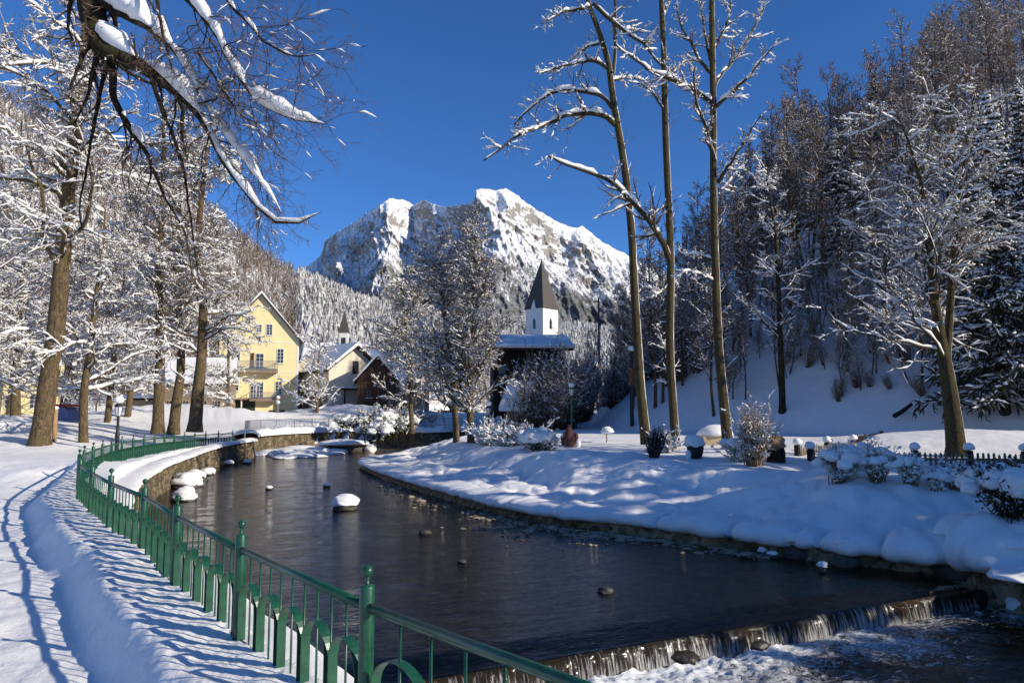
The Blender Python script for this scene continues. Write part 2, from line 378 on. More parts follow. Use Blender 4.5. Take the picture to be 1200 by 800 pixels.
LUMPS = [(*G(690, 537, 0)[:2], 1.3, 0.12), (*G(735, 541, 0)[:2], 0.9, .16), (*G(765, 548, 0)[:2], 0.8, .18), (*G(800, 556, 0)[:2], 1.0, .15),
         (*G(985, 575, -.3)[:2], 0.7, 0.22), (*G(1075, 570, -.3)[:2], 0.8, 0.15), (*G(1180, 640, -.8)[:2], 0.5, 0.25),
         (10.2, 21.8, 2.0, -.26), (13.0, 21.8, 2.0, -.26), (15.8, 21.4, 2.0, -.26), (7.6, 17.4, .8, .25), (10.6, 13.9, .7, .22), (11.6, 15.4, .8, .2), (19.5, 33.5, 5.5, 0.55), (26, 36, 6, 0.5)]
PILES = [(-14.5, 22, 2.2, .45), (-12.4, 14, 1.6, .25), (-34, 46, 6, 1.3), (-26, 40, 4, .5), (-42, 52, 9, 1.6), (-29, 72, 5, .7), (-25, 70, 3, .5), (-33, 74, 5, 1.0), (-20, 78, 5, .9), (-14, 80, 5, .8), (-38, 70, 5, .9), (-9.6, 8.3, 1.4, .2)]
def T(px, py):
    """first hit of a pixel ray with the terrain"""
    r = ray(px, py); r = r / r[1]; d = np.concatenate([np.arange(2, 60, 0.05), np.arange(60, 400, .4)])
    pts = CAM + r * d[:, None]; g = ground_h(pts[:, 0], pts[:, 1]); i = np.argmax(pts[:, 2] <= g)
    return np.array([pts[i, 0], pts[i, 1], g[i]])
def gz(x, y): return float(ground_h(np.array([x]), np.array([y]))[0])

def ground_mat():
    m, nt, b = newmat('snowy_ground')
    g = N(nt, 'ShaderNodeNewGeometry'); s = N(nt, 'ShaderNodeSeparateXYZ'); nt.links.new(g.outputs['Position'], s.inputs[0]); pos = g.outputs['Position']
    n1 = noise(nt, 2.2, 6, 0.6, pos); n2 = noise(nt, 22, 4, 0.65, pos); n3 = noise(nt, 0.25, 3, 0.5, pos)
    snow = ramp(nt, n1.outputs[0], [(0.3, (0.80, 0.795, 0.78)), (0.7, (0.87, 0.865, 0.85))]).outputs[0]
    vo = N(nt, 'ShaderNodeTexVoronoi'); vo.inputs['Scale'].default_value = 7; nt.links.new(pos, vo.inputs['Vector'])
    bedc = ramp(nt, vo.outputs['Color'], [(0.1, (0.08, 0.055, 0.028)), (0.5, (0.23, 0.16, 0.082)), (0.9, (0.40, 0.30, 0.17))]).outputs[0]
    zz = math_(nt, 'MULTIPLY_ADD', n2.outputs[0], 0.12, s.outputs[2])
    f = math_(nt, 'MULTIPLY_ADD', zz, 14.0, 14.0 * 1.08, clamp=True)
    nt.links.new(mixc(nt, f, bedc, snow), b.inputs['Base Color']); b.inputs['Roughness'].default_value = 0.6; b.inputs['Specular IOR Level'].default_value = 0.25
    h = math_(nt, 'MULTIPLY_ADD', n2.outputs[0], 0.30, n1.outputs[0])
    nt.links.new(bump(nt, h, 0.55, 0.06), b.inputs['Normal']); return m
def build_ground():
    a1 = np.radians(np.linspace(-41, 41, 760)); a2 = np.radians(np.linspace(41, 319, 140))[1:-1]
    th = np.concatenate([a1, a2]); n = len(th); rr = np.concatenate([[0.05, 0.5], np.geomspace(0.8, 60, 640), np.geomspace(60, 9000, 200)[1:]]); m = len(rr)
    X = rr[:, None] * np.sin(th)[None]; Y = rr[:, None] * np.cos(th)[None]
    Z = ground_h(X, Y)
    V = np.stack([X, Y, Z], -1).reshape(-1, 3)
    i = np.arange(m - 1)[:, None]; j = np.arange(n)[None]
    A = i * n + j; B = i * n + (j + 1) % n
    Fq = np.stack([A, B, B + n, A + n], -1).reshape(-1, 4)
    cap = [list(range(n))]
    tag(mk('ground', V, [Fq], ground_mat()), 'deep snow covering the banks, the path and the slope', kind='structure')
build_ground()

# ------------------------------------------------------------------ water
def water_mat(name, white=0.0):
    m, nt, b = newmat(name); nt.nodes.remove(b); out = nt.nodes['Material Output']
    g = N(nt, 'ShaderNodeNewGeometry'); pos = g.outputs['Position']
    rot = N(nt, 'ShaderNodeVectorRotate'); rot.inputs['Angle'].default_value = -math.atan2(WD[1], WD[0]); nt.links.new(pos, rot.inputs['Vector'])
    n1 = noise(nt, 3.2, 5, 0.62, rot.outputs[0], stretch=(0.55, 1.7, 1), dist=0.5); n2 = noise(nt, 0.55, 3, 0.5, rot.outputs[0], stretch=(0.5, 1.6, 1))
    n3 = noise(nt, 13, 3, 0.6, rot.outputs[0], stretch=(0.5, 1.4, 1))
    h = math_(nt, 'MULTIPLY_ADD', n2.outputs[0], 1.5, n1.outputs[0]); h = math_(nt, 'MULTIPLY_ADD', n3.outputs[0], 0.45, h)
    nrm = bump(nt, h, 0.38, 0.06)
    gl = N(nt, 'ShaderNodeBsdfGlossy'); gl.inputs['Roughness'].default_value = 0.04; nt.links.new(nrm, gl.inputs['Normal'])
    tr = N(nt, 'ShaderNodeBsdfTransparent'); tr.inputs[0].default_value = (0.64, 0.46, 0.26, 1)
    fr = N(nt, 'ShaderNodeFresnel'); fr.inputs[0].default_value = 1.33; nt.links.new(nrm, fr.inputs['Normal'])
    f = math_(nt, 'MULTIPLY', fr.outputs[0], 1.0, clamp=True)
    mx = N(nt, 'ShaderNodeMixShader'); nt.links.new(f, mx.inputs[0]); nt.links.new(tr.outputs[0], mx.inputs[1]); nt.links.new(gl.outputs[0], mx.inputs[2])
    res = mx.outputs[0]
    if white:
        df = N(nt, 'ShaderNodeBsdfPrincipled'); df.inputs['Base Color'].default_value = (0.78, 0.80, 0.80, 1); df.inputs['Roughness'].default_value = 0.35
        if white == 1:      # broken foam, thinning out downstream of the weir
            d = N(nt, 'ShaderNodeVectorMath', operation='DOT_PRODUCT'); sub = N(nt, 'ShaderNodeVectorMath', operation='SUBTRACT')
            nt.links.new(pos, sub.inputs[0]); sub.inputs[1].default_value = (WA[0], WA[1], 0); nt.links.new(sub.outputs[0], d.inputs[0]); d.inputs[1].default_value = (-WU[0], -WU[1], 0)
            d2 = N(nt, 'ShaderNodeVectorMath', operation='DOT_PRODUCT'); nt.links.new(sub.outputs[0], d2.inputs[0]); d2.inputs[1].default_value = (WD[0], WD[1], 0)
            f1 = noise(nt, 6.5, 9, 0.78, rot.outputs[0], stretch=(0.7, 1.2, 1), dist=1.8); f2 = noise(nt, 0.7, 3, 0.5, rot.outputs[0])
            reach = math_(nt, 'MULTIPLY', d.outputs['Value'], 0.10)
            side = math_(nt, 'MULTIPLY_ADD', d2.outputs['Value'], 0.030, -0.17); side = math_(nt, 'MAXIMUM', side, -0.05)
            v = math_(nt, 'MULTIPLY_ADD', f2.outputs[0], 0.5, f1.outputs[0]); v = math_(nt, 'SUBTRACT', v, reach); v = math_(nt, 'SUBTRACT', v, side)
            v = math_(nt, 'MULTIPLY_ADD', v, 4.5, -4.5 * 0.52, clamp=True)
        else:               # threads of white in the falling sheet
            f1 = noise(nt, 17, 6, 0.75, rot.outputs[0], stretch=(1.6, 0.3, 0.10)); f2 = noise(nt, 0.5, 2, 0.5, rot.outputs[0], stretch=(1, .1, .1))
            sp = N(nt, 'ShaderNodeSeparateXYZ'); nt.links.new(pos, sp.inputs[0])
            v = math_(nt, 'MULTIPLY_ADD', f2.outputs[0], 0.35, f1.outputs[0]); v = math_(nt, 'MULTIPLY_ADD', sp.outputs[2], -0.5, v)
            v = math_(nt, 'MULTIPLY_ADD', v, 5, -5 * 1.45, clamp=True); v = math_(nt, 'MULTIPLY', v, 0.6)
            db = N(nt, 'ShaderNodeBsdfDiffuse'); db.inputs[0].default_value = (0.05, 0.04, 0.025, 1)
            m0 = N(nt, 'ShaderNodeMixShader'); m0.inputs[0].default_value = 0.35; nt.links.new(res, m0.inputs[1]); nt.links.new(db.outputs[0], m0.inputs[2]); res = m0.outputs[0]
        m2 = N(nt, 'ShaderNodeMixShader'); nt.links.new(v, m2.inputs[0]); nt.links.new(res, m2.inputs[1]); nt.links.new(df.outputs[0], m2.inputs[2]); res = m2.outputs[0]
    nt.links.new(res, out.inputs[0]); return m
def sheet(av, bv, zf, name, mat, sgn=1):
    A, B = np.meshgrid(av, bv); X = WA[0] + WD[0] * A + sgn * WU[0] * B; Y = WA[1] + WD[1] * A + sgn * WU[1] * B
    Z, dx = zf(A, B, X, Y); X = X - WU[0] * dx; Y = Y - WU[1] * dx
    n = len(av); i = np.arange(len(bv) - 1)[:, None] * n; j = np.arange(n - 1)[None]
    a = i + j; Fq = np.stack([a, a + 1, a + n + 1, a + n], -1).reshape(-1, 4)
    if sgn < 0: Fq = Fq[:, ::-1]
    return mk(name, np.stack([X, Y, Z], -1), [Fq], mat)
WLEN = float(np.linalg.norm(WB - WA))
def zup(A, B, X, Y):
    wave = 0.012 * (fbm(A * 1.1, B * 2.2, 3, 41) - 0.5) + 0.05 * (fbm(A * 0.9, B * 1.6, 3, 42) - 0.5) * np.exp(-B / 1.3) * sm(0, .4, B)
    return WZ + wave - 0.10 * (1 - sm(0, 0.7, B)) - 0.02, 0 * A
tag(sheet(np.linspace(-30, WLEN + 0.05, 330), np.r_[np.linspace(0, 4, 70), np.linspace(4, 72, 160)[1:]], zup, 'river_water', water_mat('river_water')),
    'dark shallow river above the weir', kind='structure')
def zfall(A, B, X, Y):   # B 0..1 is the way down the fall
    irr = 0.06 * (fbm(A * 3.5, B * 0.4, 3, 43) - 0.5) + 0.03 * (vn(A * 14, B * .5, 44) - .5)
    return WZ - 0.12 - 0.40 * B ** 1.1, 0.02 + 0.15 * B ** 0.5 + irr * sm(0, .3, B)
def zfall_sheet():
    av = np.linspace(-1.5, WLEN, 700); bv = np.linspace(0, 1.25, 26); A, B = np.meshgrid(av, bv); Z, dx = zfall(A, B, 0, 0)
    X = WA[0] + WD[0] * A - WU[0] * dx; Y = WA[1] + WD[1] * A - WU[1] * dx
    n = len(av); i = np.arange(len(bv) - 1)[:, None] * n; j = np.arange(n - 1)[None]; a = i + j
    return mk('waterfall', np.stack([X, Y, Z], -1), [np.stack([a, a + n, a + n + 1, a + 1], -1).reshape(-1, 4)], water_mat('falling_water', 2))
tag(zfall_sheet(), 'thin curtain of water falling over the weir', kind='structure')
def zlow(A, B, X, Y):
    amp = np.exp(-B / 2.6) * (0.35 + 0.65 * (1 - sm(4.5, 8.5, A)))
    t = ridge(A * 1.7, B * 2.1, 5, 47, .6) - 0.35
    t = t + .45 * (ridge(A * 6.5, B * 7.5, 4, 49, .65) - .4)
    return WZ2 + 0.12 + 0.20 * amp * t * sm(0, 0.25, B + .15) + 0.03 * (fbm(A * 2, B * 3, 3, 48) - .5), 0 * A
tag(sheet(np.linspace(-3, 30, 800), np.linspace(-0.3 + .55, 13, 380), zlow, 'foaming_pool', water_mat('pool_water', 1), -1), 'foaming water below the weir', kind='structure')
# weir sill
mb = MB()
def along(a, b, z): return (WA[0] + WD[0] * a - WU[0] * b, WA[1] + WD[1] * a - WU[1] * b, z)
sec = [(-0.9, WZ - 0.32), (-0.05, WZ - 0.20), (0.04, WZ - 0.24), (0.12, WZ - 0.9), (-0.9, WZ - 0.9)]
aa = np.linspace(-2.2, WLEN + 0.4, 60); v = []; f = []
for k, a in enumerate(aa):
    for (b, z) in sec: v.append(along(a, b + 0.05 * math.sin(a * 3.1) * 0.5, z + 0.03 * math.sin(a * 5.3)))
for k in range(len(aa) - 1):
    for q in range(5): f.append([k * 5 + q, k * 5 + (q + 1) % 5, k * 5 + 5 + (q + 1) % 5, k * 5 + 5 + q])
mb.add(v, f); tag(mb.build('weir', M['wetrock'], smooth=False), 'low dark stone weir crossing the river under the falling water', 'weir')

# ------------------------------------------------------------------ mountain, wooded hills, forests
def loft(name, cols, rows, base, crest, disp, mat, back=0.25, power=1.0):
    """base/crest: arrays (n,3) world; surface rises from base to crest, then falls off behind"""
    bs = resample(base, cols); cr = resample(crest, cols); t = np.linspace(0, 1 + back, rows)
    out = np.zeros((rows, cols, 3))
    for k, tt in enumerate(t):
        if tt <= 1:
            out[k] = bs + (cr - bs) * tt; out[k, :, 2] = bs[:, 2] + (cr[:, 2] - bs[:, 2]) * tt ** power
        else:
            out[k] = cr + (cr - bs) * np.array([1, 1, 0]) * (tt - 1) * 1.5; out[k, :, 2] = cr[:, 2] - (cr[:, 2] - bs[:, 2]) * (tt - 1) * 2.2
    TT = t[:, None] + 0 * out[..., 0]; out = disp(out, TT)
    i = np.arange(rows - 1)[:, None] * cols; j = np.arange(cols - 1)[None]; a = i + j
    return mk(name, out, [np.stack([a, a + 1, a + cols + 1, a + cols], -1).reshape(-1, 4)], mat), out
def rock_mat():
    m, nt, b = newmat('snowy_rock'); nz = geo_nz(nt)
    g = N(nt, 'ShaderNodeNewGeometry'); pos = g.outputs['Position']; s = N(nt, 'ShaderNodeSeparateXYZ'); nt.links.new(pos, s.inputs[0])
    n1 = noise(nt, 0.010, 8, 0.68, pos, stretch=(1.2, 1, 0.8)); n2 = noise(nt, 0.05, 5, 0.7, pos, stretch=(1.5, 1, 0.35)); n3 = noise(nt, 0.0022, 3, .5, pos)
    f = math_(nt, 'MULTIPLY_ADD', n1.outputs[0], 0.9, nz[2]); f = math_(nt, 'MULTIPLY_ADD', n2.outputs[0], 0.45, f); f = math_(nt, 'MULTIPLY_ADD', n3.outputs[0], 0.5, f)
    r = ramp(nt, math_(nt, 'MULTIPLY', f, 0.5), [(0.62, (0, 0, 0)), (0.74, (1, 1, 1))])
    rc = ramp(nt, n2.outputs[0], [(0.3, (0.17, 0.155, 0.14)), (0.7, (0.38, 0.355, 0.32))]).outputs[0]
    c = mixc(nt, r.outputs[0], rc, (0.84, 0.85, 0.87))
    # dark wood speckle on the lower slopes, thinning out with height
    vo = noise(nt, 0.075, 4, 0.75, pos, stretch=(1.6, 1, 0.35)); big = noise(nt, 0.006, 4, 0.6, pos)
    hh = math_(nt, 'MULTIPLY_ADD', s.outputs[2], -0.00085, 1.13); hh = math_(nt, 'MULTIPLY_ADD', big.outputs[0], 0.9, hh)
    v = math_(nt, 'ADD', vo.outputs[0], hh); v = math_(nt, 'MULTIPLY_ADD', v, 6.0, -6 * 1.47, clamp=True); v = math_(nt, 'MULTIPLY', v, 0.85)
    c = mixc(nt, v, c, (0.05, 0.055, 0.055))
    nt.links.new(c, b.inputs['Base Color']); b.inputs['Roughness'].default_value = 0.9; b.inputs['Specular IOR Level'].default_value = 0.1
    h = math_(nt, 'MULTIPLY_ADD', n2.outputs[0], 0.4, n1.outputs[0]); nt.links.new(bump(nt, h, 0.8, 30), b.inputs['Normal']); return m
crest_px = [(300, 355), (345, 325), (376, 300), (381, 284), (393, 274), (412, 262), (430, 248), (445, 239), (456, 232), (472, 234), (484, 240), (495, 234), (506, 238),
            (522, 242), (534, 239), (548, 237), (556, 233), (558, 222), (566, 219), (580, 221), (592, 219), (604, 225), (616, 235), (632, 247), (646, 255), (660, 262), (672, 268), (682, 265), (692, 272), (706, 284), (720, 291), (735, 300), (750, 306), (780, 318), (830, 335), (900, 355), (1000, 380)]
def Dm(px): return float(np.interp(px, [300, 376, 440, 449, 480, 550, 557, 600, 720, 1000], [4900, 4750, 4050, 4000, 4420, 3650, 3600, 3750, 4200, 4700]))
crest = np.array([P(a, b, Dm(a)) for a, b in crest_px]); base = np.array([P(a, 415 if a < 480 else 425, Dm(a) - 1450) for a, b in crest_px])
def mdisp(o, t):
    x, y, z = o[..., 0], o[..., 1], o[..., 2]; env = np.clip(t * 3, 0, 1) * (1 - 0.80 * sm(0.80, 1.0, t))
    r = ridge((x + 0.35 * z) / 420, z / 900, 6, 61, .55) - 0.5; r2 = ridge(x / 120, z / 200 + x / 300, 5, 65, 0.6) - 0.5
    o = o.copy(); o[..., 1] -= env * (360 * r + 60 * r2); o[..., 2] += env * 40 * r2 + 14 * (ridge(x / 60, y / 90, 4, 67) - .5) * (t > .5); return o
mt, _ = loft('mountain', 900, 300, base, crest, mdisp, rock_mat(), power=1.15)
tag(mt, 'snowy rocky mountain rising behind the village', kind='structure')

hillm = dusted('wooded_hill_floor', (0.09, 0.07, 0.055), (0.19, 0.16, 0.135), 0.42, 1.0, 0.05)
hc = [(-420, -60, 260), (-200, 10, 300), (0, 115, 360), (60, 150, 380), (130, 178, 410), (190, 212, 440), (240, 250, 470), (290, 292, 500), (330, 318, 540), (370, 340, 600), (410, 356, 680), (450, 366, 760), (500, 373, 850), (560, 378, 950), (640, 382, 1050), (700, 388, 1150), (800, 398, 1200), (950, 410, 1200)]
hb = [(-420, 150), (-200, 145), (0, 140), (60, 140), (130, 140), (190, 145), (240, 150), (290, 155), (330, 165), (370, 175), (410, 185), (450, 200), (500, 220), (560, 240), (640, 270), (700, 330), (800, 400), (950, 500)]
hcrest = np.array([P(a, b, d) for a, b, d in hc]); hbase = np.array([[*P(a[0], 480, d)[:2], 0.0] for a, (_, d) in zip(hc, hb)])
def hdisp(o, t):
    x, y = o[..., 0], o[..., 1]; o = o.copy(); o[..., 2] += (fbm(x / 60, y / 60, 4, 71) - 0.5) * 22 * np.clip(t * 3, 0, 1) * (1 - .7 * sm(.85, 1, t)); return o
hl, HS = loft('hills', 260, 90, hbase, hcrest, hdisp, hillm, power=1.1)
tag(hl, 'steep wooded hillside behind the village', kind='structure')

def conifer_cells(rng, n_tiers=4, k=6):
    V = []; Fq = []; b = 0
    for t in range(n_tiers):
        z0 = 0.08 + 0.92 * t / n_tiers * 0.95; r = 0.19 * (1 - t / n_tiers) + 0.03; z1 = min(1, z0 + 0.42 * (1 - 0.35 * t / n_tiers) + .05)
        a = np.arange(k) * 2 * math.pi / k + rng.uniform(0, 6); rr = r * rng.uniform(0.75, 1.2, k)
        V += [(rr[i] * math.cos(a[i]), rr[i] * math.sin(a[i]), z0 + rng.uniform(-.04, .04)) for i in range(k)] + [(0, 0, z1)]
        Fq += [[b + i, b + (i + 1) % k, b + k] for i in range(k)]; b += k + 1
    return np.array(V), np.array(Fq)
def bare_cells(rng):
    V = []; Fq = []; b = 0
    def spike(p, q, r):
        nonlocal b
        p = np.array(p); q = np.array(q)
        V.extend([p + [r, 0, 0], p + [-r * .5, r * .8, 0], p + [-r * .5, -r * .8, 0], q]); Fq.extend([[b, b + 1, b + 3], [b + 1, b + 2, b + 3], [b + 2, b, b + 3]]); b += 4
    spike((0, 0, 0), (0, 0, 1), 0.018)
    for k in range(15):
        a = rng.uniform(0, 6.28); z = rng.uniform(0.25, 0.85); L = (1 - z) * .38 + 0.07
        spike((0, 0, z), (L * math.cos(a), L * math.sin(a), z + L * rng.uniform(.4, 1.4)), 0.011)
    return np.array(V, float), np.array(Fq)
def forest(name, grid, n, hrange, mat, seed, kind='conifer', tlo=0.0, thi=1.0, xf=None):
    rng = np.random.default_rng(seed); protos = [(conifer_cells(rng) if kind == 'conifer' else bare_cells(rng)) for _ in range(5)]
    rows, cols, _ = grid.shape; rmax = int(rows / 1.25)
    i = rng.uniform(max(1, tlo * rmax), min(rmax, thi * rmax), n); j = rng.uniform(0, cols - 1.001, n)
    if xf is not None: j = xf(rng, n) * (cols - 1.001)
    p = grid[i.astype(int), j.astype(int)] * (1 - (i % 1))[:, None] + grid[np.minimum(i.astype(int) + 1, rows - 1), j.astype(int)] * (i % 1)[:, None]
    p = p + (grid[i.astype(int), j.astype(int) + 1] - grid[i.astype(int), j.astype(int)]) * (j % 1)[:, None]
    parts = []; h = rng.uniform(*hrange, n); which = rng.integers(0, 5, n)
    for w_ in range(5):
        s = which == w_; v, f = protos[w_]; m = s.sum(); wd = h[s] * rng.uniform(.8, 1.3, m); a = rng.uniform(0, 6.28, m)
        ca, sa = np.cos(a), np.sin(a); X = v[None, :, 0] * ca[:, None] - v[None, :, 1] * sa[:, None]; Y = v[None, :, 0] * sa[:, None] + v[None, :, 1] * ca[:, None]
        VV = np.stack([X * wd[:, None], Y * wd[:, None], v[None, :, 2] * h[s][:, None] - 0.5], -1) + p[s][:, None]
        parts.append((VV.reshape(-1, 3), (f[None] + (np.arange(m) * len(v))[:, None, None]).reshape(-1, f.shape[1])))
    V, Fq = join(parts); return mk(name, V, [Fq], mat, smooth=False)
fm = dusted('snowy_conifers', (0.03, 0.03, 0.024), (0.10, 0.09, 0.07), 0.02, 0.62, 0.6, 0.9)
fb = dusted('snowy_bare_wood', (0.10, 0.068, 0.045), (0.2, 0.145, 0.10), 0.25, 0.65, 0.6, 0.9)
tag(forest('distant_conifer_forest', HS, 15000, (8, 17), fm, 5, 'conifer', 0, 1, lambda r, n: r.uniform(0.22, 1, n) ** 0.9), 'snow dusted conifer forest on the hill behind the village', kind='stuff')
tag(forest('distant_bare_forest', HS, 15000, (8, 15), fb, 6, 'bare', 0.0, 1, lambda r, n: r.uniform(0, 0.62, n)), 'bare brown and frosted wood on the hill at left', kind='stuff')

# ------------------------------------------------------------------ stone river walls
def stone_mat():
    m, nt, b = newmat('river_wall_stone'); g = N(nt, 'ShaderNodeNewGeometry'); pos = g.outputs['Position']
    mp = N(nt, 'ShaderNodeMapping'); mp.inputs['Scale'].default_value = (1, 1, 1.7); nt.links.new(pos, mp.inputs[0])
    nz = noise(nt, 2.5, 3, .5, pos); mx = N(nt, 'ShaderNodeMix', data_type='VECTOR'); mx.inputs[0].default_value = 0.12
    nt.links.new(mp.outputs[0], mx.inputs[4]); nt.links.new(nz.outputs['Color'], mx.inputs[5])
    vo = N(nt, 'ShaderNodeTexVoronoi'); vo.inputs['Scale'].default_value = 2.6; nt.links.new(mx.outputs[1], vo.inputs['Vector'])
    ve = N(nt, 'ShaderNodeTexVoronoi', feature='DISTANCE_TO_EDGE'); ve.inputs['Scale'].default_value = 2.6; nt.links.new(mx.outputs[1], ve.inputs['Vector'])
    c = ramp(nt, vo.outputs['Color'], [(0.15, (0.10, 0.075, 0.04)), (0.5, (0.19, 0.145, 0.085)), (0.9, (0.30, 0.24, 0.15))]).outputs[0]
    st = noise(nt, 1.6, 5, .7, pos, stretch=(2.2, 2.2, 0.25)); f = ramp(nt, st.outputs[0], [(0.45, (0, 0, 0)), (0.62, (.75, .75, .75))]); c = mixc(nt, f.outputs[0], c, (0.07, 0.055, 0.025))
    e = ramp(nt, ve.outputs[0], [(0.0, (0, 0, 0)), (0.06, (1, 1, 1))]); c = mixc(nt, e.outputs[0], (0.05, 0.04, 0.028), c)
    sn = noise(nt, 1.5, 5, .75, pos); f2 = ramp(nt, sn.outputs[0], [(0.665, (0, 0, 0)), (0.69, (1, 1, 1))]); c = mixc(nt, f2.outputs[0], c, SNOWC)
    nt.links.new(c, b.inputs['Base Color']); b.inputs['Roughness'].default_value = 0.85
    h = math_(nt, 'MULTIPLY_ADD', st.outputs[0], .5, e.outputs[0]); nt.links.new(bump(nt, h, 0.8, 0.06), b.inputs['Normal']); return m
M['stone'] = stone_mat()
def river_wall(line, ztop, name, seed, label, cap_w=0.95, cap_h=0.24, back=0.35):
    """line runs away from the camera with the river on its right"""
    p = resample(catmull(np.c_[line, ztop], 6), max(30, int(np.linalg.norm(np.diff(line, axis=0), axis=1).sum() / 0.22)))
    t = np.gradient(p[:, :2], axis=0); t /= np.linalg.norm(t, axis=1, keepdims=True); nrm = np.stack([t[:, 1], -t[:, 0]], -1)   # towards the river
    s = np.arange(len(p)); rows = []
    for off, z in ((0.30, -1), (0.22, -.66), (0.15, -.33), (0.10, 0.0), (-back, 0.0), (-back, -1)):
        zz = p[:, 2] * (1 + z) + (-z) * (WZ2 - 0.1) if z < 0 else p[:, 2]
        wob = 0.05 * (fbm(s * .9, zz * 4 + off, 3, seed) - .5) * (off > 0)
        rows.append(np.c_[p[:, :2] + nrm * (off + wob)[:, None] if np.ndim(off + wob) else p[:, :2] + nrm * off, zz])
    R = np.array(rows); k, n = R.shape[:2]; i = np.arange(k - 1)[:, None] * n; j = np.arange(n - 1)[None]; a = i + j
    root = mk(name, R, [np.stack([a, a + 1, a + n + 1, a + n], -1).reshape(-1, 4)], M['stone'], smooth=False)
    # rounded snow cap
    m = 11; ang = np.linspace(0, math.pi, m); C2 = []
    for k_, al in enumerate(ang):
        hh = cap_h * (0.75 + 0.8 * fbm(s * .16, 0 * s + 3, 3, seed + 1)); ww = 0.22 + 0.13 * fbm(s * .35, 0 * s, 3, seed + 2)
        x = 0.10 + ww * 0.6 if al < 1e-6 else 0
        cx = (0.10 + ww) * np.cos(al) if al < math.pi / 2 else cap_w * np.cos(al)
        C2.append(np.c_[p[:, :2] + nrm * (cx * np.ones(len(p)))[:, None], p[:, 2] - 0.05 + hh * np.sin(al) ** .7 + 0.05 * (fbm(s * .5, k_ + 0 * s, 3, seed + 3) - .5) * math.sin(al)])
    R = np.array(C2); k, n = R.shape[:2]; i = np.arange(k - 1)[:, None] * n; j = np.arange(n - 1)[None]; a = i + j
    mk('snow_cap', R, [np.stack([a, a + 1, a + n + 1, a + n], -1).reshape(-1, 4)], M['snow'], root)
    tag(root, label, 'wall'); return root
wl = Lp[6:-2:4]
river_wall(wl, np.interp(wl[:, 1], [3, 20, 34, 48], [-0.16, -0.2, -0.3, -0.12]) , 'stone_river_wall', 81, 'long brown stone river wall with a thick snow cap below the green fence', 0.5, 0.16)
wl2 = np.vstack([Lp[-3], Lfar[:3], [(-8.0, 66.5)], [(-4.5, 69.5)]]); river_wall(wl2, np.array([-.05, -.1, -.1, -.15, -.15, -.1]), 'stone_river_wall', 85, 'far stone river wall with snow cap below the grey railing', 1.3, 0.45, 1.0)

# ------------------------------------------------------------------ green fence
fence = empty('iron_fence', (POSTS[2][0], POSTS[2][1], 0)); tag(fence, 'long green iron fence with ball topped posts and arched hoops along the river', 'fence')
bx, by = POSTS[2][0], POSTS[2][1]
def post_mesh():
    m = MB(); m.lathe([(0.043, -0.5), (0.043, 0.858), (0.040, 0.865), (0.012, 0.868), (0.011, 0.905), (0.014, 0.912)], n=20); return m.build('post', M['green'], fence, True)
def ball_mesh():
    m = MB(); m.lathe([(0.001, 0.908)] + [(0.0345 * math.sin(a), 0.943 - 0.0345 * math.cos(a)) for a in np.linspace(0.2, math.pi - .1, 12)] + [(0.001, 0.978)], n=18); return m.build('ball_finial', M['green'], None, True)
def rail_mesh():
    m = MB(); m.tube([(0.03, 0, .75), (BAY / 2, 0, .75), (BAY - .03, 0, .75)], 0.026, 14); m.box(0.03, BAY - .03, -.012, .012, .722, .7265)
    m.lathe([(0.034, -.02), (0.034, .02)], n=3) if False else None; return m.build('top_rail', M['green'], fence, True)
def panel_mesh():
    m = MB(); n = 5; pit = (BAY - 0.09) / n
    for k in range(n):
        cx = 0.045 + pit * (k + .5); m.tube([(cx, 0, -.4), (cx, 0, .73)], 0.0075, 7)
        if k < n - 1 or True:
            ex = 0.045 + pit * (k + 1); 
            if k < n - 1: m.tube([(ex, 0, -.4), (ex, 0, .73)], 0.0075, 7); m.lathe([(0.008, .235), (0.024, .262), (0.008, .29)], ex, 0, 8)
    m.box(0.04, BAY - .04, -.006, .006, .045, .075)
    return m.build('baluster_panel', M['green'], fence, True)
def hoop_mesh():
    m = MB(); n = 5; pit = (BAY - 0.09) / n; hw = 0.031; r = pit * .5 - 0.028; th = 0.006
    for k in range(n):
        cx = 0.045 + pit * (k + .5); zt = 0.53 - r; prof = [(cx - r, -.4)] + [(cx - r * math.cos(a), zt + r * math.sin(a)) for a in np.linspace(0, math.pi, 15)] + [(cx + r, -.4)]
        inn = [(cx + (x - cx) * (r - th) / r, (z if z < zt else zt + (z - zt) * (r - th) / r)) for x, z in prof]
        v = []; q = len(prof)
        for (x, z), (xi, zi) in zip(prof, inn): v += [(x, -hw, z), (x, hw, z), (xi, hw, zi), (xi, -hw, zi)]
        f = [[4 * i + a, 4 * i + (a + 1) % 4, 4 * i + 4 + (a + 1) % 4, 4 * i + 4 + a] for i in range(q - 1) for a in range(4)]; m.add(v, f)
    o = m.build('arched_hoops', M['green'], None, False); return o
pm, bm_, rm, am, hm = post_mesh(), ball_mesh(), rail_mesh(), panel_mesh(), hoop_mesh()
protos = (pm, bm_, rm, am, hm)
